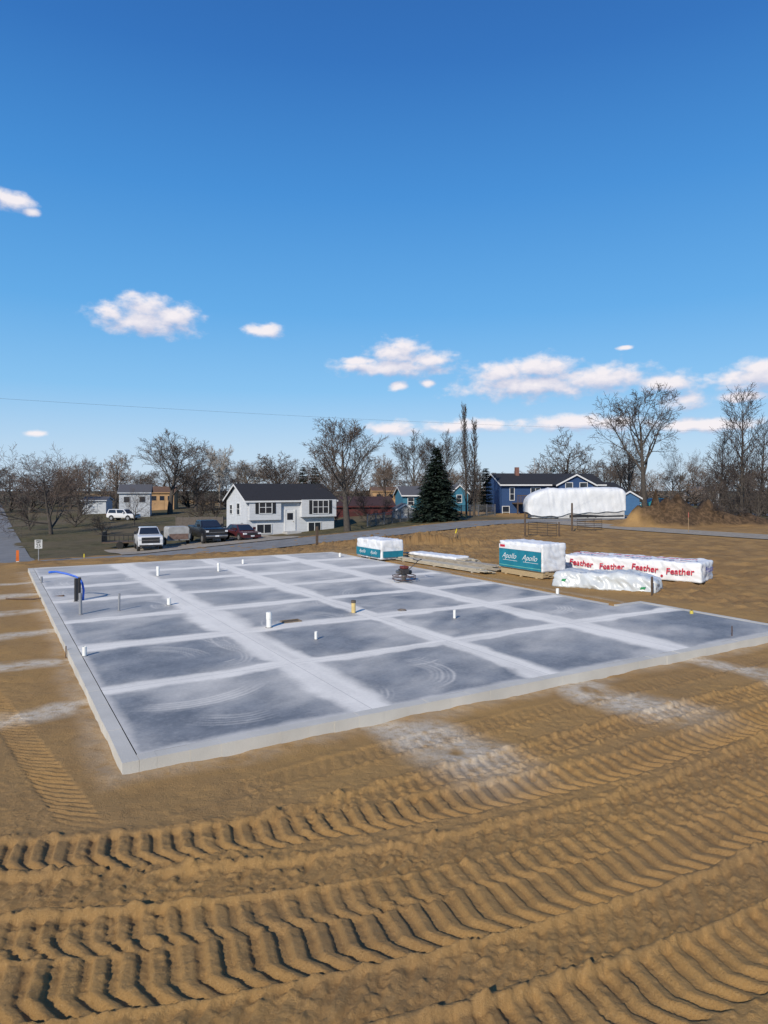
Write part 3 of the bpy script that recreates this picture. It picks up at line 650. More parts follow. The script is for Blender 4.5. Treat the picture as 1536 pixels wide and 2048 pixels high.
def gable(root, w, d, hw, hr, wm, rm, x0=0., y0=0., over=.35, ridge='x', base=-.5, tm=trim, wname='wall', rname='roof', hip=None):
    if ridge == 'x':
        MB().prism([(y0, base), (y0 + d, base), (y0 + d, hw), (y0 + d / 2, hr - .02), (y0, hw)], x0, x0 + w, 'x').build(wname, wm, root)
        sl_ = (hr - hw) / (d / 2); ze = hw - sl_ * over; t_h = .14
        r = MB().prism([(y0 - over, ze), (y0 + d / 2, hr), (y0 + d + over, ze), (y0 + d + over, ze + t_h), (y0 + d / 2, hr + t_h), (y0 - over, ze + t_h)], x0 - over * .7, x0 + w + over * .7, 'x').build(rname, rm, root)
        f = MB(); f.box(x0 - over * .7, x0 + w + over * .7, y0 - over - .03, y0 - over - .002, ze - .06, ze + .11)
        for xx in (x0 - over * .7 - .03, x0 + w + over * .7 + .002):
            f.prism([(y0 - over, ze - .08), (y0 + d / 2, hr - .08), (y0 + d + over, ze - .08), (y0 + d + over, ze + .1), (y0 + d / 2, hr + .1), (y0 - over, ze + .1)], xx, xx + .028, 'x')
        f.build('fascia', tm, r)
    else:
        MB().prism([(x0, base), (x0 + w, base), (x0 + w, hw), (x0 + w / 2, hr - .02), (x0, hw)], y0, y0 + d, 'y').build(wname, wm, root)
        sl_ = (hr - hw) / (w / 2); ze = hw - sl_ * over; t_h = .14
        r = MB().prism([(x0 - over, ze), (x0 + w / 2, hr), (x0 + w + over, ze), (x0 + w + over, ze + t_h), (x0 + w / 2, hr + t_h), (x0 - over, ze + t_h)], y0 - over * .7, y0 + d + over * .7, 'y').build(rname, rm, root)
        f = MB()
        yy = y0 - over * .7 - .03
        f.prism([(x0 - over, ze - .1), (x0 + w / 2, hr - .1), (x0 + w + over, ze - .1), (x0 + w + over, ze + .1), (x0 + w / 2, hr + .1), (x0 - over, ze + .1)], yy, yy + .028, 'y')
        f.build('fascia', tm, r)
    return r
class HouseFrame:
    def __init__(s, px, Y, z=None, th=TH):
        s.x0, s.y0 = X(px, Y), Y; s.z0 = gz(s.x0, s.y0) if z is None else z; s.c, s.s = math.cos(th), math.sin(th); s.th = th
    def t(s, px):
        k = (px - CX) / F; return (k * s.y0 - s.x0) / (s.c - s.s * k)
    def z(s, px, py): return Zp(py, s.y0 + s.s * s.t(px)) - s.z0
hf = HouseFrame(493, 66); wh = thing('white_house', 'white sided two level house with black roof and black shutters behind parked cars', 'house', (hf.x0, hf.y0, hf.z0), TH)
wW = hf.t(668); hw = hf.z(493, 1000)
rf = gable(wh, wW, 6.4, hw, hw + 1.5, vinyl, roofb, over=.4)
for k in (2.2, 3.0): MB().tube([(k, 4.6, hw + .9), (k, 4.6, hw + 1.75)], .06, 8).build('vent_pipe', M('grey_metal', (.3, .3, .3), .5), rf)
MB().box(-.01, wW + .01, -.012, -.002, -.3, .25).build('foundation', found, wh)
oz = hf.z(630, 1033)
MB().box(hf.t(600), wW + .02, -.5, -.004, oz, hw - .02).build('upper_bay', vinyl, wh)
MB().box(hf.t(497), hf.t(560), -.3, -.004, hf.z(520, 1040), hw - .02).build('upper_bay', vinyl, wh)
window(wh, hf.t(517), hf.t(541), hf.z(530, 1026), hf.z(530, 1003), -.3, shutters=True)
window(wh, hf.t(622), hf.t(652), hf.z(637, 1026), hf.z(637, 1001), -.5, mull=2, shutters=True)
window(wh, hf.t(514), hf.t(542), hf.z(530, 1066), hf.z(530, 1049), 0, rail=False)
window(wh, hf.t(617), hf.t(641), hf.z(630, 1062), hf.z(630, 1045), 0, rail=False)
dx0, dx1 = hf.t(571), hf.t(588); dz0, dz1 = hf.z(580, 1062), hf.z(580, 1022)
dr = MB().box(dx0, dx1, -.07, -.002, dz0, dz1).build('door', trim, wh)
MB().box(dx0 + .15, dx1 - .15, -.085, -.072, dz0 + 1.15, dz1 - .2).build('door_pane', glass, dr); MB().tube([(dx1 - .12, -.072, dz0 + .95), (dx1 - .12, -.13, dz0 + .95)], .035, 8).build('door_handle', M('brass', (.4, .28, .1), .3, metal=.8), dr)
MB().box(dx0 - .14, dx0 - .01, -.09, -.002, dz0, dz1 + .15).build('door_casing', trim, wh); MB().box(dx1 + .01, dx1 + .14, -.09, -.002, dz0, dz1 + .15).build('door_casing', trim, wh)
MB().box(dx0 - .3, dx1 + .3, -1.2, -.005, -.4, dz0 - .02).build('door_step', found, wh)
MB().box(hf.t(551), hf.t(556), -.16, -.002, hf.z(553, 1025), hf.z(553, 1012)).build('wall_lamp', blk, wh)
window(wh, 2.0, 2.9, hw - 1.5, hw - .4, 0, 'left', 0); window(wh, 4.4, 5.2, hw - 1.5, hw - .6, 0, 'left', 0)
MB().box(-.05, -.002, 1.0, 1.5, .6, 1.4).build('meter_box', M('grey_metal', (.3, .3, .3), .5), wh)
bluw = M('blue_siding', (.024, .062, .165), .7, .08, 2, siding=.18); blul = M('light_blue_siding', (.055, .14, .28), .7, .08, 2, siding=.18)
hb = HouseFrame(1004, 88, z=-.75, th=.12); bh = thing('blue_house', 'dark blue two level house with black roof and white trim behind the covered camper', 'house', (hb.x0, hb.y0, hb.z0), .12)
bw = hb.t(1205); ew = hb.z(1004, 968)
rf = gable(bh, bw, 8.0, ew, ew + 1.35, bluw, roofb, over=.5)
gx0, gx1 = hb.t(1108), hb.t(1176)
gable(bh, gx1 - gx0, 3.0, hb.z(1140, 968), hb.z(1140, 950), bluw, roofb, x0=gx0, y0=-1.6, over=.45, ridge='y')
gable(bh, hb.t(1252) - bw, 7, hb.z(1230, 981), hb.z(1230, 966), bluw, roofb, x0=bw + .01, y0=.6, over=.4)
window(bh, hb.t(1122), hb.t(1135), hb.z(1128, 976), hb.z(1128, 966), -1.6, mull=0, rail=False)
window(bh, hb.t(1150), hb.t(1164), hb.z(1150, 976), hb.z(1150, 966), -1.6, mull=0, rail=False)
window(bh, hb.t(1020), hb.t(1028), hb.z(1020, 1000), hb.z(1020, 976), 0, mull=0); window(bh, hb.t(1062), hb.t(1080), hb.z(1070, 996), hb.z(1070, 976), 0); window(bh, hb.t(1215), hb.t(1228), hb.z(1220, 1000), hb.z(1220, 988), .6, mull=0)
window(bh, hb.t(1005), hb.t(1018), hb.z(1010, 1036), hb.z(1010, 1013), 0, mull=0)
dk = MB().box(hb.t(1024), hb.t(1056), -2.2, -.01, hb.z(1040, 1005) - .15, hb.z(1040, 1005)).build('deck', oldwood, bh)
m = MB()
for a in np.linspace(hb.t(1024), hb.t(1056), 12): m.box(a - .03, a + .03, -2.2, -2.14, hb.z(1040, 1005), hb.z(1040, 1005) + .9)
m.box(hb.t(1024), hb.t(1056), -2.23, -2.12, hb.z(1040, 1005) + .9, hb.z(1040, 1005) + 1.0); m.build('railing', oldwood, dk)
for a in (1025, 1055): MB().box(hb.t(a) - .08, hb.t(a) + .08, -2.2, -2.05, -.4, hb.z(1040, 1005) - .16).build('deck_post', oldwood, bh)
MB().tube([(hb.t(1095), 5, ew + .6), (hb.t(1095), 5, hb.z(1095, 914))], .05, 8).build('service_mast', M('grey_metal', (.3, .3, .3), .5), rf)
MB().box(hb.t(1046), hb.t(1053), 3, 3.6, ew + .9, ew + 2.3).build('chimney', M('chimney_brick', (.2, .1, .08), .9, .2, 6), rf)
hg = HouseFrame(1238, 84, z=-.5, th=.1); t_ = thing('blue_garage', 'small lighter blue garage with low gable right of the covered camper', 'garage', (hg.x0, hg.y0, hg.z0), .1)
gable(t_, hg.t(1282) - .2, 5, hg.z(1260, 995), hg.z(1260, 983), blul, roofb, over=.3, ridge='y'); MB().box(.5, hg.t(1282) - .7, -.05, -.002, -.3, hg.z(1260, 1002)).build('garage_door', blul, t_)
tl = M('teal_siding', (.035, .16, .25), .7, .08, 2, siding=.18)
ht_ = HouseFrame(806, 100, z=-1.2, th=.15); t_ = thing('teal_house', 'teal house with white trim partly hidden behind the dark spruce', 'house', (ht_.x0, ht_.y0, ht_.z0), .15)
tw_ = ht_.t(925); gable(t_, tw_, 7, ht_.z(810, 990), ht_.z(810, 990) + 1.2, tl, M('grey_shingles', (.09, .09, .1), .9, .2, 14), over=.4)
gable(t_, 2.6, 2.4, ht_.z(915, 986), ht_.z(915, 970), tl, M('grey_shingles', (.09, .09, .1)), x0=tw_ - 2.3, y0=-2, over=.3, ridge='y')
window(t_, ht_.t(816), ht_.t(827), ht_.z(820, 1010), ht_.z(820, 996), 0, mull=0); window(t_, tw_ - 1.4, tw_ - .7, ht_.z(915, 1004), ht_.z(915, 990), -2, mull=0)
redw = M('barn_red', (.09, .022, .022), .8, .2, 2, siding=.2)
hr_ = HouseFrame(672, 84, z=-1.35, th=.2); t_ = thing('red_shed', 'long low dark red shed behind the bare maple', 'shed', (hr_.x0, hr_.y0, hr_.z0), .2)
rw = hr_.t(788); gable(t_, rw, 6, hr_.z(700, 1012), hr_.z(700, 999) + .2, redw, M('rust_roof', (.05, .025, .023), .8, .2, 4), over=.3, tm=redw)
MB().box(1.2, 3.6, -.05, -.002, -.3, 1.7).build('barn_door', M('barn_red_dark', (.06, .016, .016), .8), t_); window(t_, 4.6, 5.4, .9, 1.5, 0, mull=0, rail=False, frame=redw)
hs_ = HouseFrame(793, 76, z=-.95, th=.15); t_ = thing('garden_shed', 'small pale grey garden shed left of the dark spruce', 'shed', (hs_.x0, hs_.y0, hs_.z0), .15)
sw = hs_.t(828); gable(t_, sw, 2.6, hs_.z(810, 1019), hs_.z(810, 1011) + .12, M('pale_siding', (.33, .34, .35), .8, .1, siding=.15), M('grey_shingles', (.09, .09, .1)), over=.15, ridge='y'); MB().box(.4, 1.4, -.04, -.002, -.3, 1.35).build('shed_door', trim, t_)
def simple_house(px0, px1, Y, pe, pr, wm, rm, label, d=7., th=.35, ridge='x', nwin=2, name='distant_house', cat='house', wz=None):
    h = HouseFrame(px0, Y, th=th); r = thing(name, label, cat, (h.x0, h.y0, h.z0), th)
    w = h.t(px1); he, hr2 = h.z(px0, pe), h.z(px0, pr)
    gable(r, w, d, he, hr2, wm, rm, over=.3, ridge=ridge, tm=wm)
    for k in range(nwin):
        a = w * (k + .5) / nwin; window(r, a - .45, a + .45, he - 1.6, he - .7, 0, mull=0, frame=wm, rail=False)
    MB().box(w * .5 - .45, w * .5 + .45, -.05, -.002, -.2, 2.0).build('door', wm, r)
    return r
vin2 = M('far_white_siding', (.46, .49, .53), .7, .06, siding=.2); tanw = M('tan_wall', (.40, .25, .13), .8, .15, 1, siding=.2); gshin = M('grey_shingles', (.09, .09, .1))
simple_house(238, 300, 110, 985, 970, vin2, gshin, 'white house with grey roof on the left behind the parked white van', 8, .3)
simple_house(300, 348, 135, 985, 974, tanw, M('brown_roof', (.14, .08, .05), .9), 'orange tan building right of the left white house', 8, .2, nwin=3)
simple_house(165, 212, 125, 1001, 995, vin2, gshin, 'low white building at the far left beyond the spreading tree', 6, .2, nwin=1)
simple_house(745, 795, 150, 982, 975, tanw, M('brown_roof', (.14, .08, .05)), 'small far tan house above the red shed', 8, .1)
simple_house(1395, 1440, 170, 983, 974, vin2, gshin, 'tiny far pale house at the right among bare trees', 8, .0)
def fence(px0, Y0, px1, Y1, h, mat, label, n, solid=True):
    a, b_ = P(px0, Y0), P(px1, Y1); d = (b_ - a); Ln = Vector((d.x, d.y, 0)).length; r = thing('fence', label, 'fence', a, math.atan2(d.y, d.x))
    for k in range(n + 1):
        t = k / n; z = gz(a.x + d.x * t, a.y + d.y * t) - a.z; MB().box(Ln * t - .05, Ln * t + .05, -.05, .05, z - .3, z + h + .1).build('post', mat, r)
    for k in range(n):
        t0, t1 = k / n, (k + 1) / n; z0 = gz(a.x + d.x * t0, a.y + d.y * t0) - a.z; z1 = gz(a.x + d.x * t1, a.y + d.y * t1) - a.z
        m = MB()
        if solid:
            q = 10
            for j in range(q):
                xa, xb = Ln * t0 + .05 + (Ln / n - .1) * j / q, Ln * t0 + .05 + (Ln / n - .1) * (j + .93) / q; z = z0 + (z1 - z0) * (j + .5) / q; m.box(xa, xb, -.02, .02, z + .03, z + h + rb.uniform(-.03, .03))
        else:
            m.tube([(Ln * t0, 0, z0 + h), (Ln * t1, 0, z1 + h)], .025, 6)
            for j in range(14):
                for sgn in (0, 1):
                    xa = Ln * (t0 + (t1 - t0) * j / 14); xb = Ln * (t0 + (t1 - t0) * (j + 1) / 14); zz = z0 + (z1 - z0) * j / 14
                    m.tube([(xa, 0, zz + (0 if sgn else h)), (xb, 0, zz + (h if sgn else 0))], .007, 3)
        m.build('panel', mat, r)
fence(352, 84, 446, 80, 1.3, M('weathered_board', (.11, .095, .085), .9, .2, 5), 'weathered grey board fence left of the white house', 7)
fence(735, 70, 832, 73, 1.2, M('galvanised', (.2, .2, .21), .5, metal=.5), 'chain link fence before the pale garden shed', 6, False)
fence(905, 78, 990, 82, 1.3, M('galvanised', (.2, .2, .21)), 'chain link fence between poplars and the blue house', 5, False)
def gate(px0, Y0, px1, Y1, h, label):
    a, b_ = P(px0, Y0), P(px1, Y1); d = b_ - a; Ln = Vector((d.x, d.y, 0)).length; r = thing('tube_gate', label, 'gate', a, math.atan2(d.y, d.x))
    gm_ = M('dark_gate', (.05, .04, .033), .6)
    m = MB(); m.tube([(.1, 0, .12), (.1, 0, h), (Ln - .1, 0, h), (Ln - .1, 0, .12), (.1, 0, .12)], .026, 7); m.build('gate_frame', gm_, r)
    for k in range(1, 5): MB().tube([(.1, 0, .12 + (h - .12) * k / 5), (Ln - .1, 0, .12 + (h - .12) * k / 5)], .02, 6).build('rail', gm_, r)
    for k in (1, 2): MB().tube([(Ln * k / 3, 0, .12), (Ln * k / 3, 0, h)], .018, 6).build('upright', gm_, r)
    return r
gate(1054, 49.5, 1116, 48, 1.05, 'dark tube gate left of the two on the dirt lot')
gate(1152, 54.5, 1206, 55, .95, 'dark tube gate right of the two, before the covered camper')
def post(px, Y, h, r_, mat, label, name='wooden_post', cat='post'):
    p = P(px, Y); r = thing(name, label, cat, p); MB().tube([(0, 0, -.3), (0, 0, h * .97)], [r_, r_ * .92], 10).build('shaft', mat, r); MB().tube([(0, 0, h * .97), (0, 0, h)], [r_ * .95, r_ * .5], 10).build('post_top', mat, r)
post(1050, 49.5, 1.75, .07, oldwood, 'tall wooden post at the left end of the left gate'); post(1118, 48, 1.1, .06, oldwood, 'wooden post at the right end of the left gate')
post(1144, 54.5, 2.3, .08, oldwood, 'tallest wooden post, at the left end of the right gate')
p = P(77, 47.5); t_ = thing('speed_sign', 'white speed limit 25 sign on a steel post at the street corner', 'road sign', p, .25); t_.scale = (.88, .88, .95)
MB().tube([(0, .03, -.3), (0, .03, 1.62)], .035, 8).build('post', M('grey_metal', (.3, .3, .3), .5), t_)
pl = MB().box(-.28, .28, -.01, .01, 1.02, 1.68).build('sign_plate', M('sign_white', (.55, .55, .54), .5, .05), t_)
for tx, zz, sz in (('SPEED', 1.59, .15), ('LIMIT', 1.46, .15), ('25', 1.22, .36)): text_part(tx, sz, blk, pl, front_face(0, -.014, zz), 0, bold=.004)
# ================================================================ VEHICLES
tyre = M('tyre_rubber', (.018, .018, .018), .85); rim = M('alloy_rim', (.45, .45, .46), .35, .1, 5, metal=.7); lampm = M('headlight_glass', (.7, .72, .75), .15); chrome = M('chrome', (.55, .55, .56), .2, metal=.9); redl = M('tail_light', (.35, .01, .01), .3)
def quad_in(m, c, a0, a1, b0, b1, off):
    c = [Vector(q) for q in c]; n = (c[1] - c[0]).cross(c[3] - c[0]).normalized() * off
    f = lambda a, b_: (c[0] * (1 - a) + c[1] * a) * (1 - b_) + (c[3] * (1 - a) + c[2] * a) * b_ + n
    m.face(f(a0, b0), f(a1, b0), f(a1, b1), f(a0, b1))
def vehicle(kind, label, cat, name, px, Y, rot, col, group=None, grillm=None):
    p = P(px, Y, .05 if kind != 'suv' else 0); r = thing(name, label, cat, p, rot, group)
    pm = M('paint_' + col[0], col[1], .22, .04, 1, spec=.6)
    if kind == 'pickup':
        Wd = 2.06; prof = [(-2.9, .5), (-3.02, .8), (-3.02, 1.2), (-2.9, 1.36), (-2.5, 1.42), (-1.3, 1.47), (.95, 1.42), (1.0, 1.44), (2.95, 1.46), (3.0, .62), (2.7, .5), (2.45, .48), (-2.5, .46)]
        cab = (-1.6, 1.02, -.66, .80, 1.43, 2.04); wy = (-1.95, 1.95); wr = .43
    elif kind == 'suv':
        Wd = 1.9; prof = [(-2.35, .42), (-2.4, .75), (-2.32, 1.0), (-1.0, 1.08), (2.25, 1.1), (2.32, .55), (2.1, .42)]; cab = (-1.25, 2.25, -.55, 2.05, 1.07, 1.74); wy = (-1.45, 1.4); wr = .37
    else:
        Wd = 1.8; prof = [(-2.3, .35), (-2.38, .55), (-2.3, .78), (-1.1, .92), (1.4, .95), (2.3, .9), (2.38, .55), (2.2, .35)]; cab = (-1.3, 1.75, -.45, 1.05, .91, 1.44); wy = (-1.42, 1.38); wr = .33
    MB().prism(prof, -Wd / 2, Wd / 2, 'x').build('body', pm, r, True, bevel=.07)
    yb0, yb1, yt0, yt1, zb, zt = cab; hb_, ht2 = Wd / 2 - .06, Wd / 2 - .26
    lo = [(-hb_, yb0, zb), (hb_, yb0, zb), (hb_, yb1, zb), (-hb_, yb1, zb)]; hi = [(-ht2, yt0, zt), (ht2, yt0, zt), (ht2, yt1, zt), (-ht2, yt1, zt)]
    MB().hexa(lo, hi).build('cabin', pm, r, True, bevel=.06)
    m = MB(); quad_in(m, [lo[0], lo[1], hi[1], hi[0]], .05, .95, .06, .93, .012); m.build('windshield', glass, r, recalc=False)
    m = MB(); quad_in(m, [lo[2], lo[3], hi[3], hi[2]], .08, .92, .15, .9, .012); m.build('rear_window', glass, r, recalc=False)
    for a0, a1 in ((.05, .48), (.53, .94)):
        m = MB(); quad_in(m, [lo[1], lo[2], hi[2], hi[1]], a0, a1, .12, .88, .012); m.build('side_window', glass, r, recalc=False)
        m = MB(); quad_in(m, [lo[3], lo[0], hi[0], hi[3]], 1 - a1, 1 - a0, .12, .88, .012); m.build('side_window', glass, r, recalc=False)
    yf = prof[1][0]
    zl, zh = (.80, 1.28) if kind == 'pickup' else (prof[1][1] + .02, prof[2][1] - .02)
    gw = Wd * (.36 if kind == 'pickup' else .3)
    MB().box(-gw, gw, yf - .04, yf + .1, zl, zh).build('grille', grillm or blk, r)
    if kind == 'pickup':
        MB().box(-gw * .95, gw * .95, yf - .055, yf - .041, (zl + zh) / 2 - .02, (zl + zh) / 2 + .02).build('grille_bar', chrome, r)
        MB().box(-Wd * .44, Wd * .44, yf - .03, yf + .1, .5, .66).build('lower_intake', blk, r)
    for s_ in (-1, 1):
        MB().box(min(s_ * (gw + .01), s_ * Wd * .485), max(s_ * (gw + .01), s_ * Wd * .485), yf - .03, yf + .14, zl + (.26 if kind == 'pickup' else .06), zh - (.06 if kind == 'pickup' else 0)).build('headlight', lampm, r)
        MB().box(min(s_ * Wd * .36, s_ * Wd * .48), max(s_ * Wd * .36, s_ * Wd * .48), max(q[0] for q in prof) - .05, max(q[0] for q in prof) + .02, zl + .1, zh + .05).build('tail_light', redl, r)
        MB().box(min(s_ * (Wd / 2 - .02), s_ * (Wd / 2 + .22)), max(s_ * (Wd / 2 - .02), s_ * (Wd / 2 + .22)), yb0 + .45, yb0 + .57, zb + .02, zb + .28).build('mirror', blk if kind == 'pickup' else pm, r)
    MB().box(-Wd / 2 + .03, Wd / 2 - .03, yf - .08, yf + .1, zl - .16 if kind == 'pickup' else prof[0][1] - .04, zl - .02).build('front_bumper', (pm if col[0] == 'white' else chrome) if kind == 'pickup' else pm, r, bevel=.02)
    MB().box(-.18, .18, yf - .095, yf - .082, zl - .15, zl - .03).build('number_plate', lampm, r)
    for s_ in (-1, 1):
        for yy in wy:
            MB().tube([(s_ * (Wd / 2 - .2), yy, wr + .03), (s_ * (Wd / 2 + .006), yy, wr + .03)], wr + .08, 20).build('wheel_arch', blk, r)
            w_ = MB().tube([(s_ * (Wd / 2 - .22), yy, wr), (s_ * (Wd / 2 - .02), yy, wr), (s_ * (Wd / 2 + .03), yy, wr)], [wr, wr, wr * .9], 20).build('wheel', tyre, r)
            MB().tube([(s_ * (Wd / 2 + .02), yy, wr), (s_ * (Wd / 2 + .04), yy, wr)], wr * .62, 12).build('rim', rim, w_)
    if kind == 'pickup': MB().box(-Wd / 2 + .12, Wd / 2 - .12, 1.08, 2.88, 1.44, 1.463).build('bed_cover', blk, r)
    return r
wp_ = vehicle('pickup', 'white pickup truck parked facing the road on the left', 'pickup truck', 'pickup_truck', 296, 58.5, TH - .12, ('white', (.62, .63, .65))); wp_.scale = (.96, .96, .97)
vehicle('pickup', 'black pickup truck parked between the small trailer and the maroon car', 'pickup truck', 'pickup_truck', 414, 63.5, TH + .02, ('black', (.012, .013, .018)))
vehicle('sedan', 'dark maroon sedan parked beside the white house', 'car', 'parked_car', 482, 63.5, TH + .12, ('maroon', (.07, .018, .022)))
vehicle('suv', 'white van parked far off beside the left white house', 'van', 'parked_van', 246, 104, 1.35, ('white', (.62, .63, .65)))
vehicle('pickup', 'small teal pickup truck parked far off at the right beyond the mound', 'pickup truck', 'pickup_truck', 1312, 100, -1.4, ('teal', (.02, .2, .24)))
p = P(353, 62, .05); t_ = thing('box_trailer', 'small boxy pale trailer between the two pickup trucks', 'trailer', p, TH)
MB().prism([(-.95, .45), (.95, .45), (.95, 1.5), (.85, 1.68), (-.85, 1.68), (-.95, 1.5)], -.9, .9, 'y').build('trailer_body', M('chalky_white', (.36, .36, .36), .7, .15, 3), t_, bevel=.02)
MB().box(-.85, .85, -.935, -.905, .55, 1.05).build('brown_panel', M('rusty_panel', (.18, .12, .10), .8, .3, 4), t_)
for s_ in (-1, 1):
    w_ = MB().tube([(s_ * .95, .1, .34), (s_ * 1.12, .1, .34)], .34, 16).build('wheel', tyre, t_); MB().tube([(s_ * 1.11, .1, .34), (s_ * 1.14, .1, .34)], .18, 10).build('rim', rim, w_)
MB().tube([(0, -1.8, .45), (0, -.8, .5)], .05, 8).build('hitch', blk, t_)
p = P(252, 62); t_ = thing('utility_trailer', 'dark open utility trailer behind the white pickup truck', 'trailer', p, TH + 1.2)
MB().box(-.95, .95, -1.9, 1.9, .5, .6).build('trailer_bed', oldwood, t_)
m = MB()
for s_ in (-.95, .95):
    m.tube([(s_, -1.9, .6), (s_, -1.9, 1.2), (s_, 1.9, 1.2), (s_, 1.9, .6)], .035, 6)
    for yy in np.linspace(-1.2, 1.2, 4): m.tube([(s_, yy, .6), (s_, yy, 1.2)], .025, 5)
m.build('side_rails', blk, t_); MB().box(-.9, .9, 1.86, 1.9, .62, 1.5).build('tailgate', blk, t_)
for s_ in (-1.08, 1.08): MB().tube([(s_ - .09, .3, .32), (s_ + .09, .3, .32)], .32, 14).build('wheel', tyre, t_)
# covered camper
rvY = 73; xl, xr = X(1056, rvY), X(1254, rvY); rz0 = -.1
t_ = thing('camper_trailer', 'long camper trailer under a white tarpaulin parked before the blue house', 'camper', (xl, rvY, rz0), .03)
Lr = xr - xl; zt_ = Zp(977, rvY) - rz0; zm_ = Zp(1020, rvY) - rz0; nst = 110
def topz(x): return float(np.interp(x, [0, .1, .35, .9, 1.8, 2.6, 3.4, 5, 7.5, Lr - .7, Lr - .25, Lr], [zm_ + .7, zm_ + 1.1, zm_ + 1.4, zt_ - .55, zt_ - .22, zt_ - .02, zt_ - .12, zt_ - .10, zt_ + .03, zt_ - .02, zt_ - .12, zt_ - .4]))
def botz(x): return float(np.interp(x, [0, .4, 3.2, 4.6, 9, Lr], [zm_ - .25, zm_ - .6, zm_ - .7, zm_ - .4, zm_ - .2, zm_ - .1]))
mb = MB(); sec = 26
for i in range(nst + 1):
    x = Lr * i / nst; tz_ = topz(x); bz_ = botz(x) + .05 * math.sin(x * 3.1)
    for j in range(sec + 1):
        s_ = j / sec
        if s_ < .36: y_, z_ = 0, bz_ + (tz_ - bz_) * s_ / .36
        elif s_ < .64: y_, z_ = 2.5 * (s_ - .36) / .28, tz_ + .12 * math.sin((s_ - .36) / .28 * math.pi)
        else: y_, z_ = 2.5, tz_ + (bz_ - tz_) * (s_ - .64) / .36
        if i < 4: y_ = 1.25 + (y_ - 1.25) * (.8 + .05 * i)
        if abs(s_ - .36) < .03: y_ += .1
        nn = mnoise.fractal(Vector((x * .9, y_ * 1.1, z_ * 1.3)), 1, 2, 4) * .06 + (1 - 2 * abs(mnoise.noise(Vector((x * 1.9 + z_ * .4, y_, z_ * .4))))) * .06
        mb.v.append((x, y_ + (-nn if s_ < .36 else (nn if s_ > .64 else 0)), z_ + (nn * .7 if .3 < s_ < .7 else 0)))
for i in range(nst):
    for j in range(sec): a = i * (sec + 1) + j; mb.f.append((a, a + sec + 1, a + sec + 2, a + 1))
mb.f.append(tuple(range(sec, -1, -1))); e = nst * (sec + 1); mb.f.append(tuple(range(e, e + sec + 1)))
mb.build('tarpaulin', M('tarp_white', (.64, .66, .69), .6, .05, 1, .2, 4), t_, True)
MB().box(3.4, Lr - .1, .14, 2.35, .12, zm_ + .3).build('trailer_body', M('camper_white', (.45, .45, .45), .5), t_)
MB().prism([(4.6, .2), (7.5, .25), (Lr - .2, .3), (Lr - .2, .48), (8.5, .42), (6.2, .55), (4.6, .5)], .118, .136, 'y').build('black_graphic', blk, t_)
MB().box(.5, 3.38, .3, 2.2, .15, zm_ + .2).build('nose', M('camper_white', (.45, .45, .45)), t_)
for xx in (6.6, 7.5):
    w_ = MB().tube([(xx, .2, .32), (xx, .4, .32)], .32, 16).build('wheel', tyre, t_); MB().tube([(xx, .13, .32), (xx, .2, .32)], .14, 10).build('rim', tyre, w_)
for xx in (1.6, 3.2): MB().box(xx, xx + .12, .4, .52, -.1, .148).build('support_leg', blk, t_)
# ================================================================ POWER LINE
m = MB(); pts = []
A_ = Vector((X(-200, 38), 38, Zp(784, 38))); B_ = Vector((X(1600, 80), 80, Zp(863, 80)))
for k in range(-12, 53):
    t = k / 40; q = A_.lerp(B_, t); q.z -= 2.4 * t * (1 - t); pts.append(q)
m.tube(pts, .006, 5)
tag(m.build('power_line', M('wire_grey', (.09, .1, .12), .5), None, True), 'thin overhead wire crossing the sky above the houses', 'power line')
# ================================================================ TREES
def grow(rg, tr, cr, p, d, Ln, r, lev, pr):
    nseg = (7, 5, 4, 3, 2)[min(lev, 4)]; pts = [p.copy()]; dirs = []; rad = [r]
    for i in range(nseg):
        j = Vector((rg.gauss(0, 1), rg.gauss(0, 1), rg.gauss(0, 1))) * pr['wob'][min(lev, 4)]
        d = (d + j + Vector((0, 0, pr['up'][min(lev, 4)]))).normalized(); p = p + d * (Ln / nseg); pts.append(p.copy()); dirs.append(d.copy()); rad.append(max(pr['rmin'], r * (1 - (i + 1) / nseg * pr['tap'])))
    (tr if lev <= 1 else cr).tube(pts, rad, (8, 6, 4, 3, 3)[min(lev, 4)], cap=False)
    if lev >= pr['max']: return
    n = pr['n'][lev]; t0 = pr['t0'][lev]; az_ = rg.uniform(0, 6.28)
    for k in range(n):
        t = t0 + (1 - t0) * (k + rg.uniform(.2, .9)) / n; t = min(t, .999); i = int(t * nseg); fr = t * nseg - i
        q = pts[i].lerp(pts[i + 1], fr); dd_ = dirs[i]; az_ += 2.4 + rg.uniform(-.5, .5)
        a = Vector((1, 0, 0)) if abs(dd_.x) < .8 else Vector((0, 1, 0)); e1 = dd_.cross(a).normalized(); e2 = dd_.cross(e1)
        an = math.radians(rg.uniform(*pr['ang'][lev])); nd_ = dd_ * math.cos(an) + (e1 * math.cos(az_) + e2 * math.sin(az_)) * math.sin(an)
        ll = Ln * pr['rat'][lev] * (1 - pr['sh'][lev] * (t - t0) / (1 - t0 + 1e-6)) * rg.uniform(.75, 1.2)
        grow(rg, tr, cr, q, nd_, ll, max(pr['rmin'], (rad[i] * (1 - fr) + rad[i + 1] * fr) * pr['rr'][lev]), lev + 1, pr)
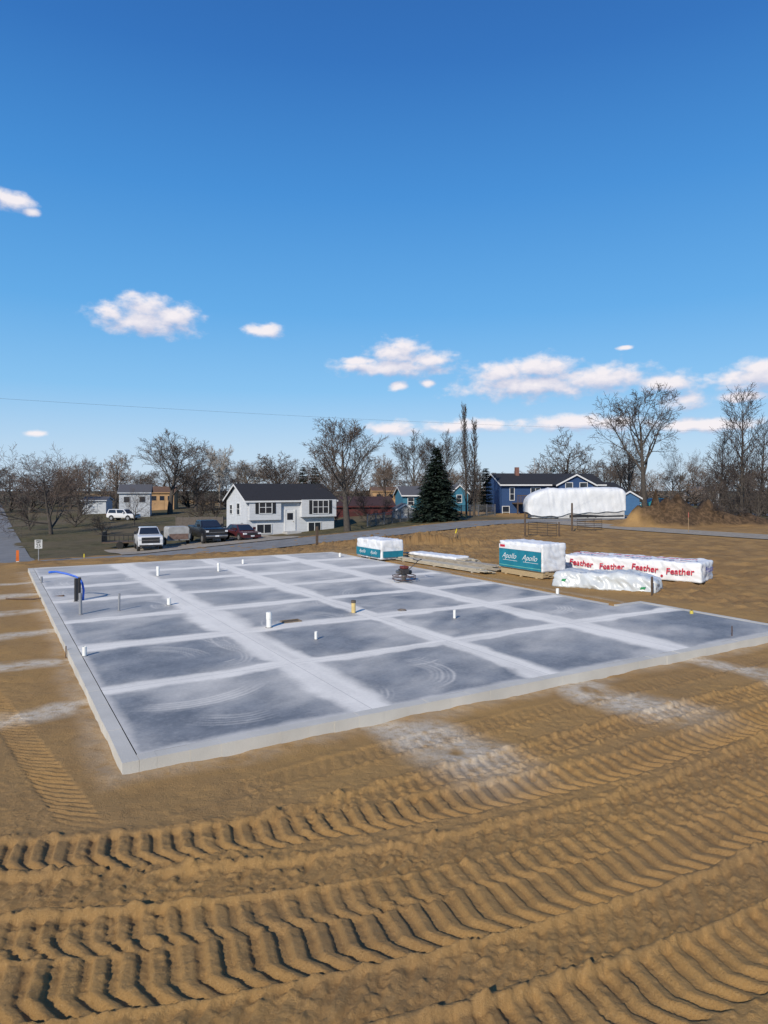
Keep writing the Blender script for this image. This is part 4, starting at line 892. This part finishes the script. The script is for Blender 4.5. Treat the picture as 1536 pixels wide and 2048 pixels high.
ST = {
 'maple': dict(n=[13, 8, 7, 5], t0=[.28, .25, .2, .15], ang=[(25, 50), (22, 45), (22, 50), (25, 55)], rat=[.74, .5, .5, .55], sh=[.5, .4, .3, .2], rr=[.5, .5, .6, .7], wob=[.04, .08, .1, .12, .12], up=[.02, .08, .08, .06, .04], tap=.82, max=4),
 'round': dict(n=[13, 8, 6, 4], t0=[.22, .2, .2, .15], ang=[(30, 60), (30, 55), (30, 55), (30, 60)], rat=[.62, .5, .5, .5], sh=[.4, .4, .3, .2], rr=[.55, .5, .6, .7], wob=[.05, .1, .12, .15, .15], up=[.02, .06, .06, .04, .02], tap=.8, max=4),
 'orchard': dict(n=[13, 8, 7, 5], t0=[.10, .15, .15, .15], ang=[(40, 75), (30, 60), (30, 60), (30, 60)], rat=[1.0, .5, .5, .55], sh=[.45, .3, .3, .2], rr=[.55, .5, .6, .7], wob=[.06, .1, .13, .16, .16], up=[.02, .07, .06, .05, .04], tap=.8, max=4),
 'spread': dict(n=[9, 8, 6, 4], t0=[.14, .2, .15, .15], ang=[(40, 72), (30, 60), (30, 60), (30, 65)], rat=[.95, .55, .5, .55], sh=[.35, .3, .3, .2], rr=[.6, .5, .6, .7], wob=[.1, .14, .16, .2, .2], up=[.02, .04, .06, .06, .04], tap=.78, max=4),
 'elm': dict(n=[9, 8, 7, 5], t0=[.38, .35, .3, .2], ang=[(22, 45), (22, 50), (25, 55), (25, 60)], rat=[.7, .48, .48, .5], sh=[.45, .3, .3, .2], rr=[.6, .52, .6, .7], wob=[.05, .1, .14, .18, .18], up=[.02, .04, .03, .01, .0], tap=.78, max=4),
 'poplar': dict(n=[40, 7, 5], t0=[.1, .1, .15], ang=[(15, 32), (15, 35), (20, 40)], rat=[.22, .5, .5], sh=[.6, .3, .2], rr=[.4, .5, .7], wob=[.015, .05, .08, .1, .1], up=[.05, .2, .15, .1, .1], tap=.9, max=3),
 'tall': dict(n=[26, 8, 7], t0=[.14, .15, .15], ang=[(25, 48), (22, 48), (25, 55)], rat=[.36, .5, .5], sh=[.55, .3, .2], rr=[.45, .5, .7], wob=[.02, .08, .12, .14, .14], up=[.04, .12, .08, .05, .04], tap=.86, max=3),
 'brush': dict(n=[14, 7, 5], t0=[.02, .15, .15], ang=[(15, 60), (20, 55), (20, 60)], rat=[.85, .5, .5], sh=[.3, .3, .2], rr=[.7, .6, .7], wob=[.1, .14, .16, .2, .2], up=[.03, .06, .04, .03, .02], tap=.7, max=3)}
bark = M('grey_bark', (.07, .06, .052), .95, .3, 6, .4, 20); twig = M('brown_twigs', (.09, .072, .062), .9, .25, 1.2); twigr = M('reddish_twigs', (.10, .074, .062), .9, .25, 1.2); twigd = M('dark_twigs', (.06, .048, .043), .9, .25, 1.2); twigl = M('warm_twigs', (.17, .128, .10), .9, .25, 1.2); twigp = M('pale_twigs', (.28, .25, .22), .9, .2, 1.2); barkp = M('pale_bark', (.25, .22, .19), .9, .2, 5)
PROTO = {}
def proto(key, style, seed, scale=1.0, rmin=.02, bk=bark, tw_=twig, rbase=.022):
    rg = random.Random(seed); pr = dict(ST[style]); pr['rmin'] = rmin
    tr, cr = MB(), MB(); Ht = 10. * scale
    grow(rg, tr, cr, Vector((0, 0, -.15)), Vector((0, 0, 1)), Ht * (.62 if style not in ('poplar', 'tall') else .97) * (1 if style != 'brush' else .35), Ht * rbase, 0, pr)
    a = np.array(tr.v + cr.v); hh_ = np.percentile(a[:, 2], 99.7); ww_ = np.percentile(np.abs(a[:, 0]), 98) + np.percentile(np.abs(a[:, 1]), 98)
    root = thing('bare_tree', '', 'tree'); tr.build('trunk', bk, root, True, recalc=False); cr.build('crown', tw_, root, False, recalc=False)
    PROTO[key] = dict(root=root, h=hh_, w=ww_, used=False); return PROTO[key]
def tree(key, px, Y, ptop, wpx, label, group=None, rot=0., name='bare_tree'):
    pr = PROTO[key]; p = P(px, Y); Ht = Zp(ptop, Y) - p.z; Wt = wpx / F * Y
    sc = (Wt / pr['w'], Wt / pr['w'], Ht / pr['h'])
    if not pr['used']:
        o = pr['root']; pr['used'] = True; o.location = p; o.rotation_euler = (0, 0, rot); o.scale = sc; o['label'] = label
        if group: o['group'] = group
    else:
        o = dup(pr['root'], p, rot, sc, label, group)
        if not group and 'group' in o: del o['group']
    o.name = name
    return o
proto('maple', 'maple', 11, rmin=.009); proto('orchard', 'orchard', 29, rmin=.010, tw_=twigr); proto('spread', 'spread', 23, rmin=.010); proto('big', 'maple', 31, scale=1.3, rmin=.013); proto('roundA', 'round', 41, rmin=.012); proto('roundB', 'round', 47, rmin=.012)
proto('elm', 'elm', 53, scale=1.4, rmin=.013, tw_=twigd); proto('poplar', 'poplar', 61, scale=1.2, rmin=.013, rbase=.012, tw_=twigd); proto('poplarB', 'poplar', 67, scale=1.2, rmin=.013, rbase=.013, tw_=twigd); proto('warm', 'round', 71, rmin=.014, tw_=twigl); proto('pale', 'maple', 73, rmin=.014, bk=barkp, tw_=twigp)
proto('tall', 'tall', 75, scale=1.4, rmin=.016, rbase=.016, tw_=twigd); proto('brush', 'brush', 79, rmin=.010, rbase=.008); proto('brushd', 'brush', 81, rmin=.010, rbase=.008, tw_=twigd); proto('brushw', 'brush', 83, rmin=.013, rbase=.01, tw_=twigl)
tree('maple', 695, 64, 840, 162, 'tall bare maple standing right before the white house')
tree('orchard', 102, 80, 897, 190, 'broad greyish brown rounded bare tree on the bank at the left')
tree('big', 340, 118, 862, 145, 'tallest bare tree left of the white house, broad crown')
tree('roundA', 392, 122, 905, 85, 'bare round tree just right of the tall left one')
tree('roundB', 553, 96, 905, 110, 'bare round tree rising behind the white house roof')
tree('roundA', 1130, 118, 853, 112, 'neat round bare tree rising behind the blue house', rot=1.1)
tree('elm', 1290, 88, 771, 152, 'tallest bare tree on the right with open forking crown')
tree('roundB', 1258, 100, 866, 80, 'smaller bare tree just left of the tall forking one', rot=2.)
tree('spread', 1352, 96, 888, 100, 'wide bare tree just right of the tall forking one', rot=1.)
tree('poplar', 933, 79, 808, 26, 'taller and thinner of the two columnar poplars', name='poplar_tree')
tree('poplarB', 948, 80, 838, 26, 'shorter of the two columnar poplars, on the right', name='poplar_tree')
tree('tall', 1484, 78, 770, 88, 'tall narrow bare tree near the right edge of the picture', rot=1.)
tree('tall', 1440, 84, 865, 64, 'lower narrow bare tree left of the tall one at right edge', rot=2.)
tree('tall', 1522, 82, 838, 70, 'bare tree cut off by the right edge of the picture', rot=3.)
tree('big', 828, 112, 862, 88, 'bare tree left of the pair rising behind the spruce', rot=1.)
tree('big', 892, 114, 862, 92, 'bare tree right of the pair rising behind the spruce', rot=3.)
tree('warm', 232, 135, 903, 95, 'sunlit tan bare tree behind the left white house')
tree('pale', 440, 140, 892, 60, 'pale whitish bare tree between tall left tree and white house')
tree('spread', 268, 92, 974, 72, 'small bare ornamental tree before the left white house', rot=2.2)
tree('warm', 160, 125, 925, 90, 'tan bare tree behind the rounded tree on the left', rot=1.5)
tree('warm', 772, 125, 908, 65, 'reddish bare tree right of the maple, above the red shed', rot=2.5)
rt = random.Random(99)
for k in range(52):
    px = -120 + k * 34.8 + rt.uniform(-18, 18); Y = rt.uniform(150, 250); top = rt.uniform(918, 952) if not 300 < px < 480 else rt.uniform(925, 952)
    key = rt.choice(['warm', 'roundA', 'roundB', 'warm', 'big', 'pale' if k % 3 == 0 else 'warm'])
    tree(key, px, Y, top, rt.uniform(60, 100), 'hazy bare tree in the distant tree line along the horizon', 'distant bare trees along the horizon', rt.uniform(0, 6))
for k in range(40):
    px = -60 + k * 43 + rt.uniform(-20, 20); Y = rt.uniform(125, 170)
    tree(rt.choice(['brush', 'brushw']), px, Y, rt.uniform(956, 972), rt.uniform(80, 120), 'low brown thicket at the foot of the distant tree line', 'distant thickets', rt.uniform(0, 6), 'bare_shrub')
for k in range(13):
    px = 1420 + k * 11 + rt.uniform(-8, 8); Y = rt.uniform(70, 86)
    tree('brush' if k % 2 else 'brushd', px, Y, rt.uniform(940, 1000), rt.uniform(40, 65), 'leafless shrub in the dense thicket at the right edge', 'thicket at the right edge', rt.uniform(0, 6), 'bare_shrub')
for (px, Y, top, w_, lab) in [(205, 78, 1028, 60, 'low leafless shrub on the bank behind the utility trailer'), (60, 88, 985, 50, 'leafless shrub beside the street left of the rounded tree'), (150, 95, 990, 80, 'leafless shrub right of the rounded tree'), (430, 95, 985, 70, 'leafless shrub behind the board fence'), (770, 92, 985, 60, 'leafless shrub above the red shed roof'), (400, 96, 988, 70, 'leafless shrub behind the left half of the board fence'),
                              (735, 74, 985, 60, 'leafless shrub before the red shed, right of the maple'), (765, 76, 992, 50, 'leafless shrub before the right end of the red shed'), (672, 78, 990, 40, 'leafless shrub between the white house and the red shed'), (1440, 62, 1008, 60, 'twiggy brush on the right flank of the dirt mound'), (1495, 62, 1015, 70, 'twiggy brush at the right edge beyond the gravel lane')]:
    tree('brushd', px, Y, top, w_, lab, None, rt.uniform(0, 6), 'bare_shrub')
fol = M('spruce_needles', (.024, .043, .029), .85, .5, 1.6); fol2 = M('cedar_foliage', (.018, .03, .016), .85, .45, 1.6)
def conifer(px, Y, ptop, wpx, label, mat, seed, layers=46, droop=.25, power=.85, name='spruce_tree', low=.04, sz=1.):
    p = P(px, Y); Ht = Zp(ptop, Y) - p.z; R0 = wpx / F * Y / 2; r = thing(name, label, 'tree', p); rg = random.Random(seed)
    MB().tube([(0, 0, -.2), (0, 0, Ht * .98)], [R0 * .09, .02], 8).build('trunk', bark, r); m = MB()
    for i in range(layers):
        t = (i + rg.random()) / layers; z = Ht * (low + (1 - low) * t); R = R0 * ((1 - t) ** power) * rg.uniform(.88, 1.14) + .05
        nb = int(8 + 15 * (1 - t))
        for b_ in range(nb):
            a = rg.uniform(0, 6.283); Rb = R * rg.uniform(.75, 1.12); c, s_ = math.cos(a), math.sin(a); nl = max(3, int(Rb / .16))
            for j in range(nl):
                f = (j + .6) / nl; rad = Rb * f; zz = z - droop * Rb * f * f + .12 * Rb * f
                for sd_ in (-1, 1):
                    ln = sz * (.18 + .28 * (1 - f * .6)) * rg.uniform(.7, 1.2); aa = a + sd_ * rg.uniform(.4, 1.0); base = Vector((rad * c, rad * s_, zz))
                    tip = base + Vector((math.cos(aa) * ln, math.sin(aa) * ln, rg.uniform(-.14, .08))); sd2 = Vector((-math.sin(aa), math.cos(aa), rg.uniform(-.4, .4))) * .08 * sz
                    m.face(base - sd2, base + sd2, tip)
    for k in range(10):
        z = Ht * (.93 + .007 * k); m.face((-.05, 0, z - .1), (.05, 0, z - .1), (rg.uniform(-.06, .06), rg.uniform(-.06, .06), z + .12))
    m.build('crown', mat, r, recalc=False); return r
conifer(873, 71, 896, 106, 'dark green spruce, the large conical one left of the poplars', fol, 3, layers=76, power=.87, sz=1.25, droop=.3)
conifer(972, 86, 937, 26, 'slim dark cedar between the poplars and the blue house', fol2, 5, 40, .1, .4, 'cedar_tree')
conifer(606, 88, 934, 34, 'left dark evergreen behind the right end of the white house', fol2, 6, 40, .1, .55, 'cedar_tree')
conifer(630, 90, 932, 36, 'right dark evergreen behind the right end of the white house', fol2, 7, 40, .1, .5, 'cedar_tree')
conifer(1033, 100, 940, 14, 'small dark evergreen tip above the blue house roof', fol2, 8, 24, .1, .6, 'cedar_tree'); conifer(1106, 104, 935, 34, 'dark evergreen tip behind the blue house gable', fol2, 9, 30, .1, .6, 'cedar_tree')
print('verts ground', nx, ny)
